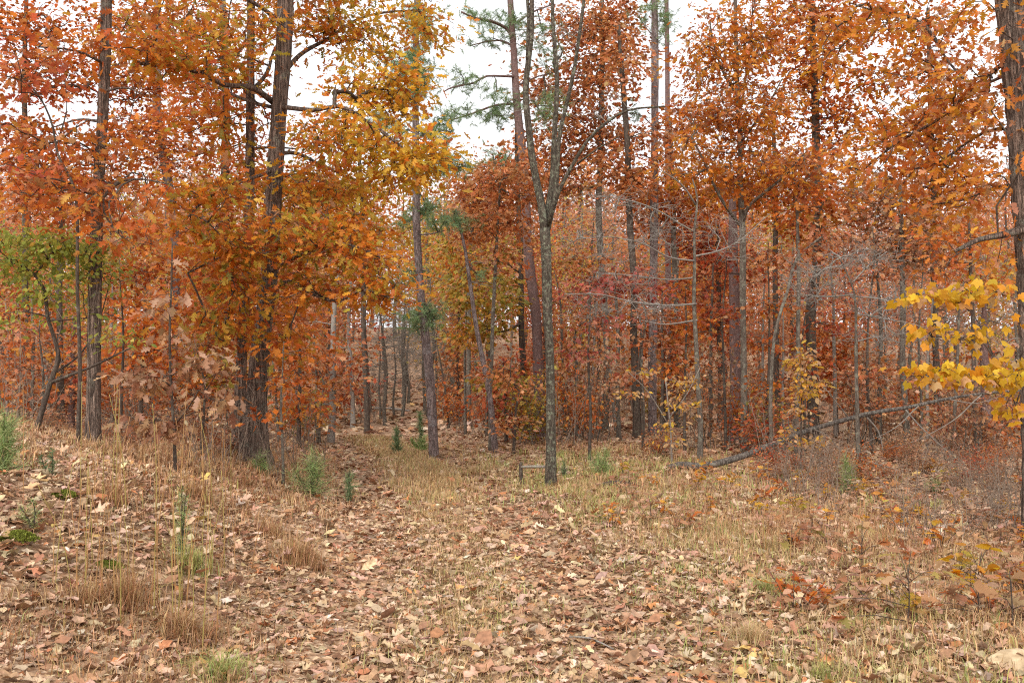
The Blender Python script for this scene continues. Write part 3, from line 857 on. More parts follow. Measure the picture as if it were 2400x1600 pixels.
build_tree('oak_tree', 'slim dark oak standing just left of the large oak, sharing its foot', 'oak tree', base=(556, 1072),
    trunk=[(562, 940), (568, 800), (572, 711), (577, 640), (584, 500), (586, 357), (587, 200), (588, 60), (590, -250)], w=(30, 24, 21, 21, 20, 19, 16), bark='oak', ridge=.06, sides=16, flare=.6,
    limbs=[(11, 5, [(590, 215), (625, 170, .3), (640, 120, .5), (680, 60, .8)]), (8, 3, [(580, 350), (640, 345, .4), (700, 350, .8)]), (7, 3, [(575, 690), (610, 660, .4), (690, 640, .8)])],
    crown=[(470, 300, 110, 100, .6, 1), (520, 150, 120, 110, 1, 1, .7), (430, 560, 130, 80, .4, 1), (480, 700, 130, 90, -.2, .8), (660, 770, 90, 60, .5, .8), (560, 820, 120, 60, .4, .8, .7)], pal='orange', cover=1.3, leaf=.13, per=20)
build_tree('oak_tree', 'tall straight rough-barked oak on the bank at the left, rust leaves around it', 'oak tree', base=(219, 1042),
    trunk=[(220, 900), (222, 700), (226, 540), (231, 430), (238, 320), (244, 200), (248, 80), (250, -40), (254, -260)], w=(33, 31, 29, 27, 26, 25, 24, 21), bark='oak', ridge=.08, sides=22, flare=.45,
    limbs=[(7, 3, [(240, 215), (290, 205, -.5), (330, 220, -.8)]), (7, 3, [(232, 440), (280, 425, -.5), (330, 420, -.8), (400, 432, -1)]), (8, 3, [(238, 285), (180, 280, .5), (120, 300, 1)]), (8, 3, [(246, 150), (180, 120, -.5), (90, 110, -1)])],
    crown=[(130, 100, 120, 50, -.6, .8, .7), (300, 60, 80, 50, 0, .8, .7), (90, 330, 110, 60, 0, 1, .8), (250, 330, 110, 60, -.5, .8, .7), (150, 470, 170, 60, -.4, 1, .9), (300, 520, 100, 60, -1, .8, .8), (360, 470, 60, 60, 0, .6, .6), (140, -80, 200, 70, 0, 1, .4)],
    pal='orange', cover=1.45, leaf=.115, per=16, spread=.2, singles=150, flat=.5, tilt=.5, rtip=.0042)
build_tree('maple_sapling', 'thin forked sapling with crimson leaves at the left edge', 'sapling', base=(184, 1050),
    trunk=[(182, 800), (180, 640), (178, 520), (172, 440), (160, 400), (140, 360), (128, 300), (110, 250), (80, 210), (40, 185), (0, 175)], w=(10, 9, 8, 7, 5, 3), bark='dark', wig=.02,
    limbs=[(5, 2, [(168, 432), (130, 420, -.2), (80, 410, -.4), (30, 390, -.6)]), (4, 2, [(135, 330), (150, 260, .1), (145, 190, .2)])],
    crown=[(60, 130, 70, 32, -.2, .5, 1.1), (40, 200, 80, 40, -.2, .6, .7), (110, 230, 90, 50, 0, .6, .4), (30, 380, 60, 40, -.4, .6, .7)], pal='red', cover=1.3, leaf=.11, per=16, crown_from=.45, flare=.2)
build_tree('crooked_sapling', 'small crooked tree with yellow-green leaves on the bank at the left edge', 'small tree', depth=11.5,
    trunk=[(78, 1012), (82, 960), (118, 897), (132, 860), (136, 825), (120, 770), (111, 740), (106, 690), (90, 655), (64, 630), (20, 612), (-40, 605)], w=(13, 12, 11, 9, 8, 6, 4), bark='dark',
    limbs=[(9, 3, [(120, 896), (160, 880, -.1), (210, 860, -.2), (262, 835, -.3), (310, 812, -.4)]), (4, 2, [(110, 752), (150, 750), (200, 745, .2), (250, 750, .3)]), (4, 2, [(84, 640), (110, 610, .1), (128, 580, .2)]),
           (5, 2, [(135, 870), (190, 830, .4), (230, 760, .6), (262, 640, .8)]), (4, 2, [(112, 742), (60, 730), (10, 735, .1)])],
    crown=[(60, 575, 90, 32, -.1, .5, 1.2), (190, 590, 80, 35, 0, .5, 1.1), (20, 640, 60, 40, 0, .5, .8), (210, 640, 70, 30, .3, .5, .8), (120, 690, 110, 30, 0, .5, .5), (200, 760, 60, 20, .3, .4, .3), (280, 800, 50, 18, -.2, .3, .5), (20, 760, 40, 20, 0, .4, .4)],
    pal='green', cover=2.6, leaf=.075, per=22, spread=.14, tpl='ellip', crown_from=.3, flare=.25, rtip=.0028)
build_tree('oak_sapling', 'slender oak sapling hung with big dead tan leaves on the left bank', 'sapling', base=(411, 1112),
    trunk=[(409, 1020), (406, 980), (402, 920), (398, 840), (398, 760), (401, 690), (403, 620), (404, 560)], w=(9, 7, 6, 5, 3), bark='dark', flare=.2,
    limbs=[(4, 2, [(414, 990), (440, 955, -.1), (462, 915, -.1)]), (3, 1.5, [(404, 880), (430, 860, -.1), (470, 850, -.2)]), (3, 1.5, [(402, 905), (360, 880, -.1), (310, 880, -.2)]), (3, 1.5, [(408, 985), (360, 985, -.1), (310, 980, -.1)]), (3, 1.5, [(415, 985), (470, 960, 0), (540, 940, .1)])],
    crown=[(400, 610, 26, 14, 0, .2, .5), (375, 690, 30, 16, 0, .2, .6), (390, 735, 28, 20, 0, .25, .8), (340, 870, 50, 30, -.1, .25), (355, 900, 45, 25, -.1, .2), (470, 860, 35, 30, -.1, .25), (350, 990, 70, 25, -.1, .25, 1.1), (400, 1010, 40, 20, 0, .2), (525, 945, 40, 28, 0, .25), (440, 790, 60, 40, 0, .3, .35)],
    pal='tan', cover=2.0, leaf=.125, per=7, spread=.10, tpl='hi', singles=300, crown_from=.15, droop=.8, tilt=.7, rtip=.003)
build_tree('lichen_tree', 'lichen-covered forked tree standing at the track edge in the middle', 'tree', base=(1290, 1140),
    trunk=[(1291, 1040), (1287, 897), (1283, 730), (1281, 620), (1277, 535)], w=(25, 22, 21, 21, 23, 24), bark='lichen', wig=.012, ridge=.05, sides=20, flare=.35,
    limbs=[(20, 8, [(1277, 550), (1268, 480), (1255, 425), (1241, 360), (1233, 285), (1229, 215), (1236, 140), (1246, 70), (1251, 0), (1256, -140)]),
           (9, 6, [(1236, 140), (1233, 70), (1230, 0), (1226, -120)]),
           (15, 7, [(1280, 545), (1290, 440, .2), (1294, 330, .3), (1300, 230, .3), (1297, 110, .3), (1293, 0, .3), (1290, -130, .3)]),
           (12, 6, [(1284, 540), (1304, 460, .1), (1311, 330, 0), (1325, 250, 0), (1336, 180, -.1), (1346, 90, -.1), (1362, 0, -.1), (1375, -110)]),
           (11, 4, [(1284, 530), (1308, 470, -.2), (1340, 400, -.3), (1375, 330, -.4), (1420, 285, -.5), (1475, 256, -.6), (1560, 250, -.8)]),
           (5, 2, [(1352, 385, -.3), (1400, 350, -.5), (1460, 320, -.7)]), (6, 3, [(1297, 150, .3), (1320, 120, .6), (1290, 80, .8)])],
    crown=[(1250, 60, 60, 60, 0, .6, .7), (1330, 60, 70, 70, 0, .6, .7), (1420, 260, 80, 50, -.4, .4, .5), (1270, 250, 60, 100, 0, .5, .5)], bare=True, n_tips=70, extra=2, rtip=.0035, tb='weathered')
# broken stick and stub at the lichen tree's foot
def poly_thing(name, label, cat, pts, w, mat, group=None, sides=8, ridge=.0, part='stem'):
    pts = [np.array(p, float) for p in pts]
    b = pts[0].copy(); b[2] = min(p[2] for p in pts)
    path = smooth_path(pts, .08, .006, 3)
    hh = np.linspace(0, 1, len(path)); rad = np.interp(hh, np.linspace(0, 1, len(w)), w)
    V, T = tube(path - b, rad, sides, ridge, 0, b[0])
    o = link(name, make_mesh(name, V, T, None, M[mat], True), None, label=label, category=cat, group=group)
    o.location = b
    return o
g = ground_hit(1290, 1140)
poly_thing('broken_branch', 'short broken branch lying level against the foot of the lichen tree', 'branch', [at(1222, 1094, g[1] - .05), at(1240, 1093, g[1] - .1), at(1278, 1093, g[1] - .2)], (.018, .022, .02), 'weathered')
q = ground_hit(1222, 1118); poly_thing('tree_stub', 'little broken stub propping the level branch by the lichen tree', 'stub', [np.array([q[0], g[1], H(q[0], g[1]) - .05]), at(1221, 1098, g[1]), at(1222, 1082, g[1])], (.03, .028, .022), 'dark')

build_pine('pine_tree', 'tall straight grey pine rising from the far end of the track', base=(1019, 1076),
    trunk=[(1012, 960), (1007, 880), (997, 790), (984, 660), (977, 540), (975, 470), (974, 350), (974, 260), (974, 150), (976, 40), (980, -220)], w=(23, 21, 19, 18, 17, 16, 14, 12, 10), ridge=.05, sides=16,
    limbs=[(4, 2, [(978, 550), (1010, 548, -.3), (1040, 540, -.6)]), (4, 2, [(974, 330), (1020, 300, .5), (1060, 315, .8)]), (4, 2, [(974, 400), (1040, 370, -.3), (1090, 390, -.5)]), (4, 2, [(976, 440), (1000, 490, .3), (950, 520, .5)])],
    tufts=[(990, 745, 46, 38, 0, .45, 1.0), (955, 650, 25, 25, .3, .4), (950, 520, 22, 22, .3, .3), (1035, 515, 28, 20, -.5, .3, 1.2), (1020, 300, 60, 35, .4, .8), (1040, 385, 60, 30, -.3, .6, 1.2), (960, 180, 70, 70, 0, .8), (1000, 490, 40, 30, .3, .4), (900, 300, 50, 30, .3, .6), (980, 60, 60, 60, 0, .8, .7)],
    n_tips=230, needles=40, nlen=.17, nwid=.008, stubs=5)
build_pine('leaning_pine', 'thin bent pine with a broken top right of the tall pine', base=(1162, 1060),
    trunk=[(1152, 960), (1139, 880), (1117, 770), (1101, 660), (1091, 590), (1080, 540), (1068, 490)], w=(15, 13, 12, 10, 8, 5), bark='pine', stubs=6,
    tufts=[(1080, 520, 26, 20, 0, .3, 1.2), (1128, 645, 15, 12, 0, .3), (1060, 500, 15, 12, 0, .3)], n_tips=22, needles=34, nlen=.16, crown_from=.7)
build_pine('pine_tree', 'red-brown pine with level green boughs reaching left against the sky', depth=24, trunk=[(1270, 1060), (1265, 930), (1256, 740), (1243, 640), (1236, 555), (1232, 450), (1222, 340), (1212, 250), (1204, 120), (1196, 0), (1190, -220)], w=(27, 25, 23, 21, 19, 16, 14, 12), bark='redpine', ridge=.05, sides=14,
    limbs=[(9, 4, [(1206, 95), (1185, 65), (1150, 50, -.4), (1110, 42, -.8), (1080, 28, -1)]), (6, 3, [(1206, 110), (1170, 95, .4), (1130, 100, .7), (1100, 108, 1)]), (7, 3, [(1212, 180), (1140, 178, -.6), (1110, 195, -1), (1060, 205, -1.2), (1040, 215, -1.3)]),
           (7, 3, [(1216, 243), (1160, 248, .5), (1110, 265, .9), (1060, 280, 1.2), (1035, 284, 1.3)]), (5, 2, [(1226, 385), (1160, 388, -.4), (1105, 395, -.6)]), (6, 3, [(1200, 60), (1250, 30, .5), (1300, 10, 1)]), (5, 2, [(1214, 200), (1260, 180, .6), (1300, 170, 1)])],
    tufts=[(1120, 30, 60, 16, -.6, .4), (1120, 95, 50, 18, .6, .4), (1080, 190, 55, 22, -1, .5, 1.1), (1170, 230, 50, 30, 0, .6, 1.1), (1080, 262, 55, 22, 1, .5, 1.1), (1165, 275, 50, 25, .2, .6, 1.1), (1160, 365, 45, 22, -.3, .5), (1180, 60, 60, 40, 0, .8), (1280, 250, 50, 60, .6, .8, .6), (1260, 120, 60, 80, .6, .8, .5), (1180, -80, 150, 60, 0, 1.2, .4)],
    n_tips=230, needles=36, nlen=.18, nwid=.0078, stubs=4)
build_pine('pine_tree', 'tall purple-grey pine with green tufts near the top, right of the forked tree', depth=26, trunk=[(1530, 1050), (1529, 900), (1531, 740), (1533, 540), (1534, 400), (1535, 250), (1535, 100), (1534, 0), (1534, -220)], w=(21, 20, 19, 19, 18, 17, 15, 14), bark='pine', ridge=.05, sides=14,
    limbs=[(4, 2, [(1535, 90), (1510, 60, .3), (1490, 30, .5)]), (4, 2, [(1535, 300), (1500, 270, .5), (1470, 265, .8)])],
    tufts=[(1545, 30, 45, 40, 0, .6, 1.2), (1520, 15, 30, 25, .3, .5), (1545, 70, 25, 35, 0, .4, 1.2), (1475, 260, 30, 30, .8, .5), (1500, 280, 20, 20, .6, .4), (1540, -90, 120, 60, 0, 1.2)], n_tips=90, needles=34, nlen=.18, nwid=.0085, stubs=3)
build_pine('pine_tree', 'distant slim pine partly hidden behind the purple-grey pine', depth=34, trunk=[(1566, 1030), (1566, 700), (1565, 400), (1564, 150), (1562, 0), (1562, -140)], w=(15, 14, 13, 11, 10), bark='redpine', tufts=[(1560, 60, 30, 60, 0, .8), (1565, -80, 90, 60, 0, 1.4)], n_tips=40, needles=30, nlen=.2, nwid=.01)
build_tree('oak_tree', 'dark slim tree with a drooping bough beside the red-brown pine', 'tree', depth=25, trunk=[(1236, 1050), (1232, 950), (1222, 780), (1221, 690), (1219, 560), (1212, 420), (1210, 300)], w=(17, 16, 14, 13, 11, 8), bark='dark', flare=.3,
    limbs=[(7, 3, [(1222, 755), (1200, 770, -.3), (1170, 778, -.5), (1140, 772, -.7)]), (5, 2, [(1219, 640), (1170, 610, -.4), (1110, 620, -.7)]), (4, 2, [(1225, 880), (1180, 890, -.5), (1140, 910, -.8)])],
    crown=[(1150, 700, 110, 55, -.6, 1, 1.2), (1130, 790, 80, 40, -.6, .8), (1180, 900, 80, 40, -.6, .8, .7), (1140, 600, 90, 50, 0, 1, .8)], pal='olive', cover=1.3, leaf=.15, per=24)

build_tree('oak_tree', 'young forked oak with an amber crown filling the upper right', 'oak tree', base=(1745, 1066),
    trunk=[(1744, 960), (1743, 850), (1741, 700), (1741, 600), (1740, 535), (1737, 470), (1735, 400), (1735, 330), (1730, 250), (1727, 160), (1724, 60), (1722, -80), (1720, -260)], w=(18, 16, 15, 15, 14, 11, 10, 9, 8, 6), bark='grey', ridge=.04, sides=14, flare=.35,
    limbs=[(9, 4, [(1738, 532), (1722, 512, -.2), (1695, 475, -.5), (1670, 430, -.7), (1648, 375, -.9), (1620, 320, -1)]), (9, 4, [(1742, 525), (1752, 485, -.2), (1790, 452, -.5), (1835, 415, -.8), (1880, 365, -1.1)]),
           (7, 3, [(1736, 335), (1772, 285, .3), (1805, 235, .6), (1832, 185, .9)]), (7, 3, [(1733, 225), (1700, 180, -.3), (1672, 100, -.5), (1665, 50, -.6)]), (5, 2, [(1736, 410), (1700, 400, .5), (1660, 390, .8)]),
           (6, 3, [(1737, 250), (1752, 170, .4), (1760, 80, .6), (1765, -20, .8)])],
    crown=[(1690, 110, 90, 90, -.3, .9, 1), (1780, 130, 80, 90, .3, .9, .9), (1640, 250, 70, 80, -.6, .9, .9), (1740, 290, 110, 80, 0, 1, 1), (1830, 250, 60, 70, .6, .8, .7), (1620, 390, 80, 60, -.8, .8), (1720, 420, 90, 50, 0, .9, .8), (1850, 390, 80, 50, -.9, .8, .9), (1600, 170, 30, 50, -.6, .6, .5), (1700, 200, 130, 110, 0, 1.2, .5), (1760, 380, 140, 90, 0, 1.2, .5), (1790, 40, 90, 60, 0, .8, .8), (1720, -90, 200, 90, 0, 1.2, .4)],
    pal='amber', cover=1.3, leaf=.115, per=15, spread=.19, singles=100, flat=.5, tilt=.5, rtip=.0045)
build_tree('oak_tree', 'thick furrowed oak trunk cut by the right edge of the picture', 'oak tree', depth=9.2,
    trunk=[(2446, 1210), (2438, 1000), (2432, 800), (2424, 600), (2414, 420), (2402, 250), (2386, 100), (2372, -20), (2350, -300)], w=(84, 80, 80, 78, 78, 80, 82, 74), bark='oak', ridge=.10, sides=30, flare=.4,
    limbs=[(24, 8, [(2420, 530), (2380, 543, -.2), (2340, 552, -.3), (2290, 562, -.4), (2238, 588, -.5)]), (10, 4, [(2405, 330), (2340, 300, .4), (2270, 330, .8), (2200, 380, 1.2), (2120, 400, 1.6)]), (9, 4, [(2408, 430), (2330, 440, .6), (2250, 470, 1.0), (2170, 480, 1.3)]),
           (12, 5, [(2388, 120), (2290, 200, .5), (2200, 280, 1.0), (2110, 330, 1.5), (2020, 400, 2.0)]), (10, 4, [(2204, 110, 1.4), (2170, 60, 1.5), (2120, 35, 1.6), (2050, 25, 1.7), (1990, 5, 1.8)]), (10, 5, [(2392, 160), (2290, 200, 1.0), (2230, 150, 1.3), (2204, 110, 1.4)])],
    crown=[(2330, 100, 60, 50, -.3, .5, .7), (2290, 200, 110, 60, .3, .6), (2180, 240, 120, 60, 1, .7, 1.1), (2080, 290, 120, 60, 1.6, .7, 1.2), (2260, 330, 120, 60, .6, .7), (2150, 400, 140, 60, 1.2, .7), (2020, 380, 90, 50, 1.8, .6), (2300, 450, 90, 50, .4, .6, .7), (2200, 480, 110, 50, 1, .6, .8), (2070, 60, 120, 50, 1.6, .6, 1.1), (1960, 130, 90, 70, 1.8, .6, 1), (2200, 60, 120, 40, .8, .6, .8), (2290, 40, 60, 40, .2, .5, .7), (2120, 150, 120, 50, 1.3, .6, .8), (2350, 250, 50, 40, -.6, .4, .6), (2340, 400, 60, 30, -.6, .4, .6), (2100, -80, 200, 60, 1.2, 1, .4), (2330, 590, 60, 40, 0, .5, .5)],
    pal='amber', cover=1.3, leaf=.098, per=15, spread=.15, singles=300, flat=.5, tilt=.5, rtip=.0038)
build_tree('maple_sapling', 'leaning maple sapling with large bright yellow leaves at the right edge', 'maple sapling', depth=6.3,
    trunk=[(2440, 1290), (2425, 1080), (2400, 1000), (2372, 925), (2340, 860), (2310, 810), (2288, 790), (2270, 770)], w=(9, 8, 7, 6, 5, 4, 3), bark='dark', flare=.2,
    limbs=[(4, 2, [(2360, 900), (2300, 880, -.1), (2220, 875, -.2), (2150, 880, -.2)]), (4, 2, [(2300, 800), (2240, 790, -.1), (2180, 790, -.1)]), (4, 2, [(2330, 840), (2300, 760, .1), (2250, 710, .2), (2150, 695, .3)]), (4, 2, [(2380, 950), (2410, 850, .1), (2400, 720, .2), (2350, 690, .3)])],
    crown=[(2150, 695, 45, 20, .2, .15), (2230, 690, 60, 28, .2, .15, 1.2), (2330, 690, 60, 30, .2, .15), (2185, 780, 42, 32, -.1, .12, 1.3), (2270, 795, 40, 28, -.1, .12, 1.2), (2150, 880, 45, 22, -.2, .12, 1.2), (2230, 885, 50, 30, -.2, .12, 1.3), (2330, 880, 60, 40, -.1, .15, 1.2), (2390, 860, 40, 40, 0, .15), (2350, 750, 50, 25, .1, .12, .5), (2380, 960, 30, 40, 0, .12, .9)],
    pal='yellow', cover=.9, leaf=.068, per=3, spread=.06, tpl='maple', singles=300, droop=1.2, tilt=1.3, crown_from=.3, rtip=.002)
build_tree('sapling', 'spindly sapling with small golden leaves below the leaning log', 'sapling', base=(1876, 1110),
    trunk=[(1877, 1040), (1878, 960), (1880, 880), (1882, 810)], w=(5, 4, 3, 2), bark='dark', flare=.1,
    crown=[(1878, 850, 28, 35, 0, .25, 1.2), (1880, 910, 45, 30, 0, .3, 1.2), (1870, 960, 30, 20, 0, .2), (1885, 820, 12, 18, 0, .15), (1850, 1020, 25, 14, 0, .2), (1905, 1030, 45, 12, 0, .2, .9), (1990, 1060, 15, 12, 0, .2, .5)], pal='goldtan', cover=1.2, leaf=.085, per=5, spread=.07, tpl='ellip', singles=200, crown_from=.2, rtip=.002)
build_tree('sapling', 'wispy sapling with sparse orange-gold leaves in front of the pine trunks', 'sapling', base=(1575, 1092),
    trunk=[(1572, 1010), (1566, 950), (1560, 890)], w=(5, 4, 3), bark='weathered', flare=.1, limbs=[(3, 1.5, [(1570, 1000), (1520, 920, -.2), (1470, 870, -.3)]), (3, 1.5, [(1568, 980), (1610, 920, .1), (1640, 860, .2)])],
    crown=[(1470, 925, 35, 10, -.2, .2), (1510, 870, 35, 10, -.1, .2), (1580, 950, 20, 25, 0, .3), (1590, 900, 30, 20, 0, .3), (1570, 1000, 25, 20, 0, .3), (1630, 880, 15, 30, .2, .2, .7), (1620, 960, 25, 30, .1, .2, .8), (1550, 1030, 40, 20, 0, .3, .7)], pal='goldtan', cover=.75, leaf=.085, per=4, spread=.08, tpl='ellip', singles=200, crown_from=.1, rtip=.002)

# ================================================================== BARE, PALE-TWIGGED UNDERSTOREY
build_tree('dogwood', 'leafless tree with long pale level branches in the middle right woods', 'bare tree', depth=17.5, trunk=[(1640, 1075), (1638, 960), (1634, 800), (1630, 650), (1626, 540), (1634, 470), (1622, 420)], w=(13, 12, 11, 9, 6, 3), bark='grey', wig=.02, flare=.3,
    limbs=[(4.6, 1.6, [(1630, 612), (1560, 600, -.5), (1500, 570, -.9), (1430, 555, -1.3), (1350, 560, -1.6)]), (4.2, 1.6, [(1630, 650), (1560, 655, .4), (1480, 645, .8), (1400, 640, 1.2)]), (4.6, 1.6, [(1632, 712), (1560, 715, -.5), (1480, 708, -.9), (1400, 690, -1.2), (1320, 690, -1.4)]), (4.6, 1.6, [(1630, 600), (1680, 590, .4), (1740, 560, .8), (1800, 500, 1.1)]), (4, 1.5, [(1630, 545), (1560, 500, -.4), (1480, 470, -.7), (1380, 455, -1)]), (5, 2, [(1630, 480), (1600, 430, -.4), (1560, 400, -.8)]), (5, 2, [(1634, 750), (1560, 760, .4), (1500, 750, .7)])],
    crown=[(1450, 490, 130, 40, -.8, .8), (1420, 570, 130, 40, -1, .8), (1480, 640, 130, 40, .4, .8), (1450, 720, 150, 50, -.6, .8), (1560, 540, 90, 60, 0, .8), (1710, 560, 90, 60, .6, .8)], bare=True, n_tips=330, extra=3, rtip=.0034, tb='pale', lb='pale', sag=.02)
build_tree('dogwood', 'leafless grey tree with fine level twigs left of the yellow maple leaves', 'bare tree', depth=14.5, trunk=[(2013, 1085), (2010, 1000), (2007, 880), (2006, 760), (2003, 690), (1985, 640), (1965, 600)], w=(11, 10, 9, 8, 5, 3), bark='grey', flare=.3,
    limbs=[(4, 2, [(2006, 735), (2060, 745, .3), (2120, 755, .6), (2170, 770, .8)]), (4, 2, [(2005, 695), (2060, 700, -.3), (2120, 720, -.6)]), (5, 2, [(2003, 690), (1940, 695, .4), (1880, 690, .7)]), (4, 2, [(2000, 660), (2040, 620, .2), (2080, 590, .4)]), (4, 2, [(2007, 800), (2070, 790, .5), (2130, 810, .8)])],
    crown=[(2080, 700, 110, 50, 0, .8), (2080, 790, 110, 35, .3, .7), (1930, 640, 100, 60, .3, .8), (2020, 610, 90, 40, .2, .7), (1900, 700, 60, 30, .4, .5)], bare=True, n_tips=270, extra=3, rtip=.0030, tb='pale', lb='pale', sag=.02)

